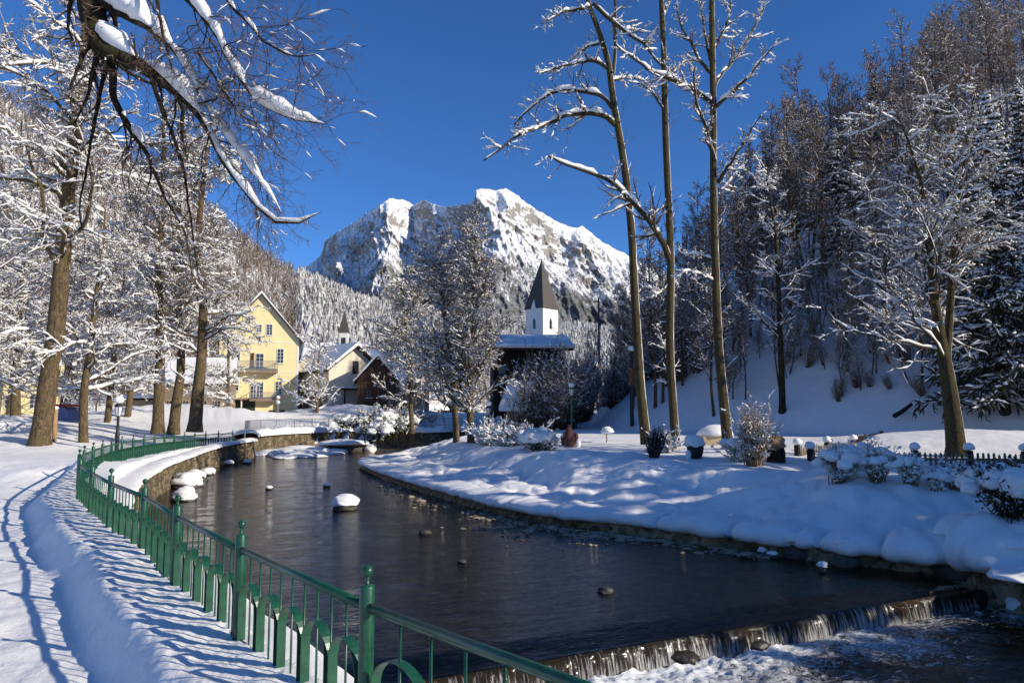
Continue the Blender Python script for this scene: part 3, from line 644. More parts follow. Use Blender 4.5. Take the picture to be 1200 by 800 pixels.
for i, p in enumerate(POSTS):
    o = pm if i == 0 else pm.copy(); b2 = bm_ if i == 0 else bm_.copy()
    if i: C.objects.link(o); C.objects.link(b2)
    o.parent = fence; o.location = (p[0] - bx, p[1] - by, p[2]); b2.parent = o; b2.location = (0, 0, 0)
    if i < len(POSTS) - 1:
        q = POSTS[i + 1]; d = q - p; L = math.hypot(d[0], d[1]); rz = math.atan2(d[1], d[0]); ry = -math.atan2(d[2], L); sc = math.sqrt(L * L + d[2] ** 2) / BAY
        rr = [(rm if i == 0 else rm.copy()), (am if i == 0 else am.copy()), (hm if i == 0 else hm.copy())]
        for k, o2 in enumerate(rr):
            if i: C.objects.link(o2)
        rr[0].parent = fence; rr[1].parent = fence; rr[2].parent = rr[1]
        for o2 in rr[:2]: o2.location = (p[0] - bx, p[1] - by, p[2]); o2.rotation_euler = (0, ry, rz); o2.scale = (sc, 1, 1)
# far grey railing
rl = empty('metal_railing', (*wl2[0], 0)); tag(rl, 'low grey metal railing on the far snowy river wall', 'railing')
q = resample(catmull(np.c_[offs(wl2, -0.45), 0 * wl2[:, 0]], 5), 16); q = q - [*wl2[0], 0]
m1 = MB(); m1.tube(q + [0, 0, 1.05], .03, 6); m1.tube(q + [0, 0, .45], .02, 5); m1.build('rail', M['grey_metal'], rl, True)
for k in range(len(q)):
    m2 = MB(); m2.lathe([(0.035, -.3), (0.035, 1.08)], q[k][0], q[k][1], 6); m2.build('post', M['grey_metal'], rl)
qq = resample(q, 190); m3 = MB()
for k in range(len(qq)): m3.box(qq[k][0] - .012, qq[k][0] + .012, qq[k][1] - .012, qq[k][1] + .012, .1, 1.03)
m3.build('bars', M['grey_metal'], rl)

# ------------------------------------------------------------------ trees
def sprout(Pp, R, K, rng, t0=0.2, t1=1.0, L=0.5, Lvar=0.35, ang=(35, 65), n=7, up=0.0, jit=0.12, rr=0.55, rmin=0.004, absL=None, taper=0.75, end=0.25):
    M_, N_ = R.shape; t = rng.uniform(t0, t1, (M_, K)); idx = t * (N_ - 1); i = np.clip(idx.astype(int), 0, N_ - 2); f = idx - i; mi = np.arange(M_)[:, None]
    p = Pp[mi, i] * (1 - f)[..., None] + Pp[mi, i + 1] * f[..., None]; r = (R[mi, i] * (1 - f) + R[mi, i + 1] * f)
    T_ = Pp[mi, i + 1] - Pp[mi, i]; T_ /= np.linalg.norm(T_, axis=-1, keepdims=True) + 1e-9
    pl = np.linalg.norm(np.diff(Pp, axis=1), axis=2).sum(1)[:, None]
    rnd = rng.normal(size=T_.shape); side = rnd - (rnd * T_).sum(-1, keepdims=True) * T_; side /= np.linalg.norm(side, axis=-1, keepdims=True) + 1e-9
    a = np.radians(rng.uniform(*ang, (M_, K)))[..., None]; d = T_ * np.cos(a) + side * np.sin(a)
    ln = (absL if absL is not None else pl * L) * (1 - taper * 0.75 * t) * rng.uniform(1 - Lvar, 1 + Lvar, (M_, K))
    d = d.reshape(-1, 3); p = p.reshape(-1, 3); ln = ln.reshape(-1); r0 = np.maximum(r.reshape(-1) * rr, rmin)
    out = np.zeros((len(p), n, 3)); out[:, 0] = p; st = (ln / (n - 1))[:, None]
    for k in range(1, n):
        d = d + rng.normal(size=d.shape) * jit; d[:, 2] += up; d /= np.linalg.norm(d, axis=1, keepdims=True); out[:, k] = out[:, k - 1] + d * st
    Rr = r0[:, None] * np.linspace(1, end, n)[None]; return out, np.maximum(Rr, rmin * .6)
def snow_on(Pp, R, amp, thr, rng, add=0.0, freq=None, lift=0.5):
    """lumps of snow lying along the upper side of each limb"""
    if R.shape[1] < 12:      # finer joints so that the lumps read as lumps
        Q2 = np.zeros((R.shape[0], R.shape[1] * 2 - 1, 3)); Q2[:, ::2] = Pp; Q2[:, 1::2] = (Pp[:, 1:] + Pp[:, :-1]) / 2; R2 = np.zeros(Q2.shape[:2]); R2[:, ::2] = R; R2[:, 1::2] = (R[:, 1:] + R[:, :-1]) / 2; Pp, R = Q2, R2
    T_ = np.gradient(Pp, axis=1); T_ /= np.linalg.norm(T_, axis=2, keepdims=True) + 1e-9
    c = np.sqrt(np.clip(1 - T_[..., 2] ** 2, 0, 1)); M_, N_ = R.shape
    nv = rng.uniform(0, 1, (M_, N_)); nv = (nv + np.roll(nv, 1, 1) * .25) / 1.25
    g = np.clip((nv - thr) / (1 - thr) * 1.6, 0, 1); add = add * (np.clip(R / (R.max() + 1e-9), 0, 1) ** .15 * np.clip((1 - np.linspace(0, 1, R.shape[1]))[None] * 5 + .15, 0, 1) if R.shape[0] == 1 else 1.0); rad = (R * amp + add) * np.clip(c * 1.5 - .45, 0, 1) * (0.30 + 0.85 * g) * (g > 0.02)
    rad[:, 0] *= .3; rad[:, -1] = 0.0; rad[:, -2] *= .7; keep = rad.max(1) > 0.003; Q = Pp.copy(); Q[..., 2] += R * 0.75 + rad * lift
    return Q[keep], rad[keep]
def axis(pts, rad, n=None):
    p = np.asarray(pts, float); q = catmull(np.c_[p, rad], 5); q = resample(q, n) if n else q
    return q[None, :, :3], q[None, :, 3]
def tree_obj(name, base, woods, snows, bark, twigm, label, cat, group=None, snowm=None, trunk_n=1):
    """woods: list of (P,R,sides); the first trunk_n are the trunk"""
    b = np.array(base); root = empty(name, tuple(b)); tag(root, label, cat, group)
    v, f = join([tubes(p - b, r, k) for p, r, k in woods[:trunk_n]]); mk('trunk', v, [f], bark, root)
    rest = woods[trunk_n:]
    big = [x for x in rest if x[2] >= 5]; small = [x for x in rest if x[2] < 5]
    if big: v, f = join([tubes(p - b, r, k) for p, r, k in big]); mk('limbs', v, [f], bark, root)
    if small: v, f = join([tubes(p - b, r, k) for p, r, k in small]); mk('twigs', v, [f], twigm, root)
    if snows: v, f = join([tubes(p - b, r, k) for p, r, k in snows if len(p)]); mk('branch_snow', v, [f], snowm or M['bsnow'], root)
    return root
def flare(p, r):  # root flare
    r = r.copy(); k = max(2, r.shape[1] // 14); r[:, :k] *= np.linspace(1.22, 1.0, k)[None]; return p, r

def px_axis(pts, radpx, jd=0.0):
    """pts (px,py,depth) -> world polyline with radius from pixel width"""
    Q = np.array([P(a, b, d) for a, b, d in pts]); rad = np.array([rp * d / F_ for rp, (_, _, d) in zip(radpx, pts)]); return Q, rad

# --- three tall poplars on the right bank
def poplar(base_px, tr, trr, limbs, label, seed, extra=()):
    rng = np.random.default_rng(seed); d = base_px[2]
    Q, R = px_axis([(a, b, d + (530 - b) * 0.0) for a, b in tr], trr); p0, r0 = axis(Q, R * .78, 48); p0, r0 = flare(p0, r0)
    woods = [(p0, r0, 14)]
    for st in extra:
        Q, R = px_axis([(a, b, d + .3) for a, b in st[0]], st[1]); pe, re = axis(Q, R * .7, 22); woods.append((pe, re, 8))
    tn = len(woods); L1 = []
    for pts, w0, dd, up in limbs:
        n = len(pts); Q, R = px_axis([(a, b, d + dd * k / (n - 1)) for k, (a, b) in enumerate(pts)], np.linspace(w0, w0 * .28, n)); pl, rl_ = axis(Q, R * .8, 26); pl = pl + np.cumsum(rng.normal(size=pl.shape) * .018, 1); L1.append((pl, rl_))
    snows = []; 
    for pl, rl_ in L1:
        woods.append((pl, rl_, 7)); S = snow_on(np.repeat(pl, 1, 0), rl_, 1.25, 0.12, rng, 0.03); snows.append((*S, 7))
        b1 = sprout(pl, rl_, 24, rng, .15, 1, .24, ang=(30, 80), n=6, up=.10, jit=.18, rr=.5, rmin=.008); woods.append((*b1, 4)); snows.append((*snow_on(*b1, 1.5, .25, rng, .022), 5))
        b2 = sprout(*b1, 5, rng, .2, 1, .5, ang=(25, 70), n=4, up=.05, jit=.2, rr=.6, rmin=.006); woods.append((*b2, 3)); snows.append((*snow_on(*b2, 1.2, .45, rng, .018), 4))
    # short upright whips on the trunk
    tb = sprout(p0, r0, 26, rng, .35, .98, .06, ang=(25, 55), n=6, up=.12, jit=.12, rr=.12, rmin=.01); woods.append((*tb, 4)); snows.append((*snow_on(*tb, 1.3, .3, rng, .015), 4))
    tb2 = sprout(*tb, 5, rng, .2, 1, .5, n=4, rmin=.006); woods.append((*tb2, 3))
    return tree_obj('poplar', Q_base(p0), woods, [s for s in snows if len(s[0])], M['bark_pop'], M['twig'], label, 'tree', 'three tall bare trees on the river bank', trunk_n=tn)
def Q_base(p): return tuple(p[0, 0])
D1, D2, D3 = 35.5, 33.5, 31.5
poplar((757, 525, D1), [(759, 531), (752, 470), (747, 400), (743, 330), (740, 270), (733, 205), (726, 160), (719, 120), (713, 75), (703, 40), (690, 5), (680, -40), (668, -100)], [8.5, 7, 6.5, 6, 5.8, 5.6, 5.2, 5, 4.6, 4, 3.4, 3, 2],
       [([(722, 147), (705, 135), (671, 133), (641, 145), (610, 157), (590, 172), (567, 189)], 4.2, -2.5, 0), ([(717, 126), (700, 112), (661, 108), (637, 116), (612, 135), (600, 150)], 3.4, 1.0, 0),
        ([(713, 81), (695, 72), (668, 76), (645, 84), (629, 89)], 3.0, -1.5, 0), ([(702, 52), (681, 56), (661, 72)], 2.3, 1.2, 0), ([(692, 8), (661, 13), (645, 20), (629, 28)], 2.4, -1, 0),
        ([(695, 5), (722, 30), (749, 51), (765, 68), (779, 84), (796, 96)], 3.2, -2.0, 0), ([(716, 96), (740, 92), (757, 96), (768, 106)], 2.0, 1.4, 0), ([(680, -40), (650, -60), (620, -50)], 2.5, 1, 0), ([(672, -80), (700, -120), (715, -150)], 2.5, 1, 0)],
       'leftmost tall bare tree on the bank, with snowy limbs arching left over the sky', 11, extra=[([(718, 90), (721, 60), (721, 10), (720, -60), (722, -110)], [3.2, 2.8, 2.4, 2, 1])])
poplar((790, 530, D2), [(793, 535), (789, 480), (785, 405), (786, 304), (783, 230), (780, 160), (779, 120), (778, 67), (775, 0), (773, -60), (770, -120)], [7.5, 6.3, 6, 5.5, 5.2, 5, 4.8, 4.3, 3.8, 3, 2],
       [([(786, 308), (777, 284), (762, 260), (748, 243), (730, 224), (707, 206), (680, 198), (660, 190), (640, 180)], 5.2, -2.5, 0), ([(779, 95), (792, 80), (802, 70), (806, 85)], 2.0, 1, 0), ([(776, 20), (785, 5), (792, -15)], 2.2, 1, 0),
        ([(780, 130), (768, 110), (752, 98), (735, 96)], 2.0, -1.2, 0), ([(789, 470), (782, 430), (776, 400), (770, 380)], 1.3, 1.2, 0), ([(786, 330), (770, 345), (758, 332), (748, 340)], 1.2, -1.2, 0), ([(773, -40), (755, -80), (740, -120)], 2.2, 1, 0)],
       'middle tall bare tree on the bank, with a thick broken snowy limb to the left', 12)
poplar((853, 535, D3), [(855, 540), (848, 470), (842, 405), (839, 330), (837, 270), (836, 200), (836, 135), (835, 70), (834, 0), (834, -60), (832, -120)], [9, 7.2, 6.5, 6, 5.6, 5.2, 5, 4.6, 4.2, 3.4, 2],
       [([(837, 191), (829, 168), (823, 148), (814, 128), (810, 111), (808, 92), (808, 76)], 3.6, -1.8, 0), ([(835, 121), (815, 108), (796, 98), (779, 90), (762, 84), (745, 72), (729, 64), (722, 56)], 3.6, -2, 0),
        ([(832, 86), (822, 76), (816, 68), (808, 50), (801, 37), (796, 22), (793, 8)], 3.0, 1.2, 0), ([(837, 127), (850, 116), (864, 105), (878, 90), (891, 74), (903, 60), (914, 46)], 3.0, -1.6, 0),
        ([(837, 101), (850, 82), (864, 64), (880, 38), (890, 20), (898, 4)], 2.8, 1.6, 0), ([(842, 214), (852, 195), (864, 179), (878, 158), (893, 134)], 3.2, -1.5, 0), ([(833, 70), (828, 45), (823, 17), (820, -10)], 2.6, .6, 0),
        ([(841, 228), (855, 205), (862, 190)], 1.8, 1.2, 0), ([(839, 330), (820, 322), (806, 318), (796, 328)], 1.8, -1.3, 0), ([(838, 305), (818, 296), (806, 300), (795, 292)], 1.8, 1.3, 0), ([(836, 60), (850, 30), (858, 0), (862, -40)], 2.4, 1, 0)],
       'rightmost tall bare tree on the bank, forking branches reaching up right', 13)

def wood_tree(name, base, H, r0, seed, label, cat='tree', group=None, tr=None, nl=20, t0=.25, Ll=.42, la=(45, 80), up=.03, nb=10, ntw=9, twl=.45, snow=.05, thr=.25, bark=None, twig=None, rmin=.012, jit=.12, sides=10, lrr=.42, lim_up=.02, sn_tw=True, far=False, n4=0):
    rng = np.random.default_rng(seed); b = np.array(base, float)
    if tr is None:
        k = np.linspace(0, 1, 6); tr = np.c_[np.cumsum(rng.normal(size=(6, 2)) * H * .010, 0) * (k[:, None] > 0), k * H] + b; tr[0] = b - [0, 0, .3]
        rad = r0 * (1 - k * .85)
    else: tr, rad = tr
    p0, q0 = axis(tr, rad, 30); p0, q0 = flare(p0, q0)
    L1 = sprout(p0, q0, nl, rng, t0, .99, Ll, ang=la, n=10, up=lim_up, jit=jit, rr=lrr, rmin=rmin * 2, absL=H * Ll, taper=.85)
    L2 = sprout(*L1, nb, rng, .15, 1, .42, ang=(30, 70), n=7, up=up, jit=jit, rr=.5, rmin=rmin * 1.3)
    L3 = sprout(*L2, ntw, rng, .1, 1, twl, ang=(30, 75), n=4, up=up, jit=jit * 1.2, rr=.55, rmin=rmin)
    woods = [(p0, q0, sides), (*L1, 5), (*L2, 4), (*L3, 3)]
    if n4: woods.append((*sprout(*L3, n4, rng, .2, 1, .7, ang=(25, 65), n=3, up=up, jit=.15, rr=.6, rmin=rmin * .7), 3))
    snows = [(*snow_on(*L1, .9, thr * .6, rng, snow * 1.2), 5), (*snow_on(*L2, 1.0, thr, rng, snow), 4)]
    if sn_tw: snows.append((*snow_on(*L3, 1.0, thr + .22, rng, snow * .85), 3))
    return tree_obj(name, b, woods, snows, bark or M['bark_lin'], twig or M['twig'], label, cat, group)
def px_tr(pts, d, wid):
    Q = np.array([P(a, b, d) for a, b in pts]); return Q, np.array(wid) * .5 * d / F_

# --- left bank lindens
b = T(48, 521); g1 = 'old lindens along the riverside path'
wood_tree('linden', b, 22, .6, 101, 'massive leaning old linden beside the bend of the path, snow mound at its foot', group=g1, tr=px_tr([(46, 524), (55, 460), (64, 400), (70, 340), (77, 260), (86, 170), (96, 90), (106, 0), (118, -90), (128, -170)], b[1], [22, 21, 20, 19, 17, 15, 13, 10, 7, 3]),
          nl=50, t0=.26, Ll=.36, nb=13, ntw=10, snow=.046, thr=.08, rmin=.013, n4=2, lim_up=-.03, up=-.01, jit=.2, lrr=.3)
g2 = 'snow laden lindens between the path and the yellow house'
for k, (bx_, by_, tp, dd, w0) in enumerate([(185, 506, [(185, 508), (186, 470), (188, 400), (186, 330), (190, 250), (192, 170), (190, 120)], 52, 14), (203, 506, [(203, 508), (207, 470), (212, 430), (210, 360), (206, 290), (214, 200), (216, 150)], 55, 13), (230, 504, [(228, 506), (232, 460), (236, 420), (238, 350), (233, 270), (240, 200), (244, 160)], 53, 16)]):
    wood_tree('linden', P(bx_, by_, dd), 22, .4, 110 + k, ['left one of the three close trunks before the low beige building, crown full of snow', 'middle one of the three close trunks before the low beige building, leaning right', 'stout right one of the three close trunks, nearest to the yellow house, white branches'][k], group=g2,
              tr=px_tr(tp, dd, np.linspace(w0, 2.5, 7)), nl=40, t0=.24, Ll=.30, nb=11, ntw=9, snow=.050, thr=.1, rmin=.016, n4=2, lim_up=-.01, jit=.19, lrr=.3)
pr = wood_tree('linden', P(98, 516, 40), 13, .25, 121, 'slim dark trunk with snow patches just right of the massive leaning linden', group=g2, nl=40, t0=.2, Ll=.42, nb=12, ntw=10, snow=.040, thr=.1, rmin=.013, n4=1, lim_up=.0, jit=.2)
pr2 = wood_tree('linden', P(-40, 505, 48), 18, .4, 122, 'snowy tree at the left edge before the yellow building', group=g2, nl=44, t0=.2, Ll=.38, nb=12, ntw=10, snow=.046, thr=.1, rmin=.014, n4=1, lim_up=-.01, jit=.2, lrr=.32)
kids_of(pr); kids_of(pr2)
for k, (px, py, d, src, sc, rz, lab) in enumerate([(18, 500, 55, pr2, .95, 2, 'snowy tree with dense white branches left of the massive leaning trunk'), (125, 500, 60, pr, 1.15, 1.2, 'small snowy tree behind the black lamp post at left'),
        (148, 498, 66, pr2, .75, 3.3, 'snow covered tree standing in front of the parked cars'), (70, 498, 70, pr2, .9, 4.4, 'snow covered tree behind the blue tarpaulin'), (265, 497, 74, pr, .9, 2.5, 'low snowy tree before the left side of the yellow house'),
        (-90, 520, 36, pr2, 1.0, .5, 'near snowy tree whose white branches reach in from the left edge'), (12, 490, 85, pr2, 1.2, 5.5, 'farther snowy tree beside the yellow building at the left edge')]):
    o = copy_tree(src); o.location = tuple(P(px, py, d)); o.scale = (sc,) * 3; o.rotation_euler = (0, 0, rz); o['label'] = lab

# --- overhanging branch of the near tree at top left
def overhang():
    rng = np.random.default_rng(131); tb = np.array([-9.3, 5.6, gz(-9.3, 5.6) - .2]); j = P(108, -40, 9.2)
    tr = np.array([tb, tb + [.1, .1, 3], tb + [.3, .3, 6], tb + [.7, .9, 8.3], tb + [.9, 1.2, 11], tb + [1.0, 1.3, 14]]); p0, r0 = axis(tr, [.42, .36, .33, .29, .2, .1], 30); p0, r0 = flare(p0, r0)
    lim = []
    def L(pts, w, d0, d1, n=26, start=None):
        Q = np.array([P(a, b_, d0 + (d1 - d0) * k / (len(pts) - 1)) for k, (a, b_) in enumerate(pts)]); rr = np.interp(np.linspace(0, 1, len(pts)), np.linspace(0, 1, len(w) + 1), w + [.6]) * .5 * d0 / F_
        if start is not None: Q = np.vstack([start, Q]); rr = np.r_[rr[0] * 1.3, rr]
        lim.append(axis(Q, rr, n))
    L([(70, -260), (95, -90), (104, 0), (110, 30), (122, 62), (150, 72), (180, 88), (205, 108), (228, 130), (245, 160), (262, 195), (290, 232), (315, 258), (340, 263), (372, 248)], [34, 32, 30, 20, 14, 9, 6, 4, 3], 9.2, 8.3, 44, start=[tr[3]])
    L([(126, 66), (136, 85), (136, 112), (158, 152), (175, 178), (180, 200), (173, 228)], [12, 9, 8, 6, 4], 9.1, 9.5)
    L([(178, 195), (196, 238), (214, 270), (219, 300), (224, 335)], [4, 3, 2], 9.4, 9.6, 14)
    L([(108, -10), (130, 8), (150, 18), (178, 34), (200, 52), (232, 100), (262, 150), (300, 200), (335, 250)], [14, 10, 8, 6, 4, 3, 2], 9.0, 8.5, 34)
    L([(150, -60), (212, -10), (236, 15), (255, 42), (272, 75), (290, 105), (315, 130), (350, 145), (385, 152)], [8, 7, 6, 5, 3, 2], 8.8, 8.2, 32)
    L([(240, -60), (262, -5), (285, 20), (310, 45), (340, 60), (370, 55)], [5, 4, 3, 2], 8.6, 8.1, 22)
    L([(128, 62), (122, 90), (112, 130), (104, 165), (98, 200), (90, 250), (97, 285)], [7, 5, 4, 3, 2], 9.2, 9.4)
    L([(176, 84), (184, 110), (196, 140), (206, 165), (218, 200), (224, 240), (232, 290), (236, 330)], [6, 5, 4, 3, 2], 9.1, 8.9)
    L([(205, 106), (214, 130), (214, 165), (222, 190)], [6, 5, 4, 3], 9.0, 9.0, 14); L([(226, 130), (245, 160), (265, 190), (285, 220), (292, 228)], [5, 4, 3], 9.0, 8.8, 16)
    L([(232, 60), (246, 85), (262, 110), (280, 135), (300, 150)], [4, 3, 2], 8.7, 8.5, 16); L([(180, -20), (186, 20), (196, 60), (205, 90)], [5, 4, 3], 8.6, 8.7, 16)
    woods = [(p0, r0, 16)]; snows = []
    for k, (pl, rl_) in enumerate(lim):
        pl = pl + np.cumsum(rng.normal(size=pl.shape) * .006, 1); woods.append((pl, rl_, 9))
        snows.append((*snow_on(pl, rl_, [1.05, .9, 1.2, 1.7, 1.7, 1.0, .3, .9, 1.2, 1.4, 1.2, .8][k], [.15, .3, .15, .1, .2, .45, .7, .4, .2, .2, .3, .5][k], rng, [.16, .10, .06, .12, .10, .03, .0, .03, .05, .07, .04, .02][k], lift=.95), 9))
        nt_ = [46, 16, 12, 36, 36, 30, 10, 16, 8, 12, 16, 12][k]
        b1 = sprout(pl, rl_, nt_, rng, .28, 1, .25, ang=(25, 70), n=12, up=-.07, jit=.20, rr=.28, rmin=.004, absL=1.15, taper=.4); woods.append((*b1, 5)); snows.append((*snow_on(*b1, 1.2, .78, rng, .012), 5))
        b2 = sprout(*b1, 9, rng, .1, 1, .42, ang=(30, 70), n=6, up=-.02, jit=.16, rr=.6, rmin=.003); woods.append((*b2, 3)); snows.append((*snow_on(*b2, 1.0, .92, rng, .009), 4))
        b3 = sprout(*b2, 3, rng, .3, 1, .5, ang=(30, 60), n=4, up=-.02, jit=.16, rr=.7, rmin=.0022); woods.append((*b3, 3))
    tree_obj('overhanging_tree', tuple(tb), woods, [x for x in snows if len(x[0])], M['bark_dark'], M['twig_red'], 'near dark tree whose drooping branches, thick with snow, hang into the top left', 'tree')
overhang()

# --- centre trees
gc = 'snowy bare trees on the point of the right bank'
wood_tree('bare_tree', T(552, 518), 12, .2, 141, 'tallest snowy tree on the point, right of a thinner twin, mountain behind its crown', group=gc, tr=px_tr([(552, 521), (551, 480), (553, 420), (555, 360), (556, 310), (557, 262)], T(552, 518)[1], [9, 8, 6, 4.5, 3, 1]), nl=66, t0=.12, Ll=.30, la=(22, 55), nb=12, ntw=10, snow=.024, thr=.2, rmin=.011, n4=2, bark=M['bark_lin'], lim_up=.05, jit=.17)
wood_tree('bare_tree', T(534, 518), 11, .2, 142, 'thinner twin left of the tallest snowy tree on the point', group=gc, tr=px_tr([(535, 521), (533, 480), (528, 430), (522, 370), (516, 330), (512, 295)], T(534, 518)[1], [8, 7, 5, 4, 2.5, 1]), nl=52, t0=.14, Ll=.40, la=(25, 68), nb=12, ntw=9, snow=.024, thr=.2, rmin=.011, n4=2, lim_up=.05, jit=.17)
wood_tree('bare_tree', (P(483, 505, 46)[0], 46, gz(P(483, 505, 46)[0], 46)), 10, .2, 143, 'leftmost snowy tree near the brown chalet, long low branches to the left', group=gc, tr=px_tr([(483, 508), (481, 470), (478, 430), (476, 390), (472, 350), (470, 330)], 46, [6, 5, 4, 3, 2, 1]), nl=52, t0=.15, Ll=.42, la=(35, 85), nb=11, ntw=9, n4=2, snow=.03, thr=.2, rmin=.014, lim_up=.03)
wood_tree('bare_tree', P(372, 494, 74), 9, .18, 144, 'small snowy tree standing between the yellow house and the white gabled house', group=None, nl=26, t0=.1, Ll=.5, la=(55, 85), nb=8, ntw=6, snow=.05, thr=.2, rmin=.016)
# --- tree behind the picket fence
b = T(1121, 534)
wood_tree('ash_tree', b, 15, .3, 151, 'large sunlit forked tree behind the picket fence', tr=px_tr([(1122, 537), (1117, 490), (1110, 440), (1103, 400), (1095, 350), (1089, 290), (1080, 220), (1066, 170), (1050, 130)], b[1], [24, 19, 16, 13, 10, 8, 5, 3, 1.5]), nl=32, t0=.27, Ll=.36, lrr=.27, n4=1, la=(38, 68), nb=11, ntw=9, snow=.027, thr=.2, rmin=.012, bark=M['bark_pop'], lim_up=.03, jit=.2)
wood_tree('ash_tree', b, 12, .3, 152, 'right hand fork of the large sunlit tree behind the picket fence', tr=px_tr([(1108, 425), (1112, 380), (1116, 320), (1122, 250), (1132, 180), (1140, 120)], b[1], [11, 9, 8, 6, 3.5, 1.5]), nl=20, t0=.15, Ll=.34, lrr=.3, n4=1, la=(35, 65), nb=10, ntw=8, snow=.027, thr=.2, rmin=.012, bark=M['bark_pop'], lim_up=.04, jit=.2)
# the fork belongs to the same tree
_f = [o for o in C.objects if o.get('label', '').startswith('right hand fork')][0]; _t = [o for o in C.objects if o.get('label', '').startswith('large sunlit forked')][0]
for k in [x for x in C.objects if x.parent == _f]: k.parent = _t
bpy.data.objects.remove(_f)
b = T(917, 482)
wood_tree('bare_tree', b, 12, .2, 153, 'dark stemmed tree on the shaded slope with white fan of branches, right of the poplars', tr=px_tr([(917, 485), (916, 440), (914, 390), (912, 330), (908, 270), (900, 220), (898, 190)], b[1], [8, 7, 6, 5, 3.5, 2, 1]), nl=34, t0=.25, Ll=.35, la=(40, 70), nb=8, ntw=6, snow=.035, thr=.2, rmin=.014, bark=M['bark_dark'], lim_up=.06)

# ------------------------------------------------------------------ right hillside: bare trees, conifers, thicket
gh = 'bare brown trees covering the right hillside'; lh = 'bare brown tree with a dusting of snow among the many on the right hillside'
hp = [wood_tree('hillside_tree', (0, -500 - 30 * k, 0), [12, 13, 10, 14][k], .13, 160 + k, lh, group=gh, nl=[24, 22, 26, 30][k], t0=.22, Ll=[.33, .28, .40, .26][k], la=(25, 60), nb=9, ntw=7, snow=[.022, .014, .028, .018][k], thr=[.5, .65, .4, .5][k], rmin=.016, sides=6, bark=M['larch'], twig=M['twig_red'], lim_up=.06, up=.05) for k in range(4)]
for o in hp: kids_of(o)
rng = np.random.default_rng(7); n = 0; used = set()
cand = []
while n < 296:
    px = rng.uniform(640, 1260) if rng.random() < .8 else rng.uniform(840, 1260); d = rng.uniform(50, 135) if rng.random() < .6 else rng.uniform(60, 130); x, y = (px - 600) / F_ * d, d
    if x < 6: continue
    hz = float(hill(np.array([x]), np.array([y]))[0])
    if hz < (1.2 if px < 850 else 4.5): continue
    if 850 < px < 1060 and hz < 7 and rng.random() < .8: continue
    if x < 20 and y > 110: continue
    k = int(rng.integers(0, 4)); src = hp[k]; o = src if k not in used else copy_tree(src); used.add(k)
    o.location = (x, y, gz(x, y)); sc = rng.uniform(.65, 1.15) * (.75 if px < 760 else 1.12); o.scale = (sc, sc, sc * rng.uniform(.9, 1.15)); o.rotation_euler = (rng.normal() * .04, rng.normal() * .04, rng.uniform(0, 6.3)); n += 1

def spruce(base, H, R, seed, label, group=None, whorls=26, per=9, snow=.05):
    rng = np.random.default_rng(seed); b = np.array(base, float); p0, q0 = axis([b - [0, 0, .3], b + [0, 0, H * .5], b + [0, 0, H]], [H * .016, H * .010, .01], 20)
    n = whorls * per; t = np.repeat(np.linspace(.06, .985, whorls), per) + rng.normal(size=n) * .008; a = rng.uniform(0, 6.28, n)
    ln = R * (1 - t) ** .85 * rng.uniform(.75, 1.15, n) + .12; N_ = 7; u = np.linspace(0, 1, N_)
    Pp = np.zeros((n, N_, 3)); rad_ = ln[:, None] * u[None]; Pp[..., 0] = b[0] + rad_ * np.cos(a)[:, None]; Pp[..., 1] = b[1] + rad_ * np.sin(a)[:, None]
    Pp[..., 2] = b[2] + t[:, None] * H - ln[:, None] * (.42 * u ** 1.3 - .18 * u ** 3)[None]; Rr = (0.035 * (1 - u * .7))[None] * np.ones((n, 1))
    s1 = sprout(Pp, Rr, 15, rng, .12, 1, .30, ang=(35, 65), n=4, up=-.10, jit=.10, rr=1, rmin=.05, taper=.6)
    s1 = (s1[0], np.broadcast_to(np.array([.05, .085, .06, .015]), s1[1].shape) * rng.uniform(.7, 1.3, (len(s1[1]), 1)))
    s2 = sprout(*s1, 2, rng, .3, 1, .7, ang=(30, 70), n=3, up=-.2, jit=.1, rr=.8, rmin=.03)
    root = empty('spruce', tuple(b)); tag(root, label, 'tree', group); v, f = tubes(p0 - b, q0, 8); mk('trunk', v, [f], M['bark_dark'], root)
    v, f = join([tubes(Pp - b, Rr, 4), tubes(s1[0] - b, s1[1], 3), tubes(s2[0] - b, s2[1], 3)]); mk('crown', v, [f], M['needle'], root)
    Sn = [snow_on(Pp, Rr, 1.5, .3, rng, snow * 1.3), snow_on(*s1, .5, .35, rng, snow)]
    v, f = join([tubes(q - b, r, k) for (q, r), k in zip(Sn, (5, 4))]); mk('branch_snow', v, [f], M['bsnow'], root); return root
M['needle'] = plain('spruce_needles', (0.022, 0.030, 0.018), .75, .4, 3, bs=0)
spruce(T(1178, 484), 20, 4.3, 201, 'big dark spruce with drooping snowy branches at the right edge', whorls=34, per=10)
gs = 'dark spruces scattered over the right hillside'; sp0 = spruce((0, -900, 0), 15, 2.6, 202, 'dark spruce standing among the bare trees of the right hillside', gs, whorls=24, per=8); kids_of(sp0)
for k, (px, d, H) in enumerate([(990, 66, 13), (1010, 72, 12), (905, 95, 16), (885, 110, 15), (1165, 125, 13), (1195, 118, 12), (1110, 140, 12), (800, 118, 12), (820, 100, 10), (1040, 90, 14), (965, 78, 10), (760, 122, 10), (935, 120, 15), (1215, 62, 12)]):
    o = sp0 if k == 0 else copy_tree(sp0); x = (px - 600) / F_ * d; o.location = (x, d, gz(x, d)); o.scale = (H / 15,) * 3; o.rotation_euler = (0, 0, k * 1.3)
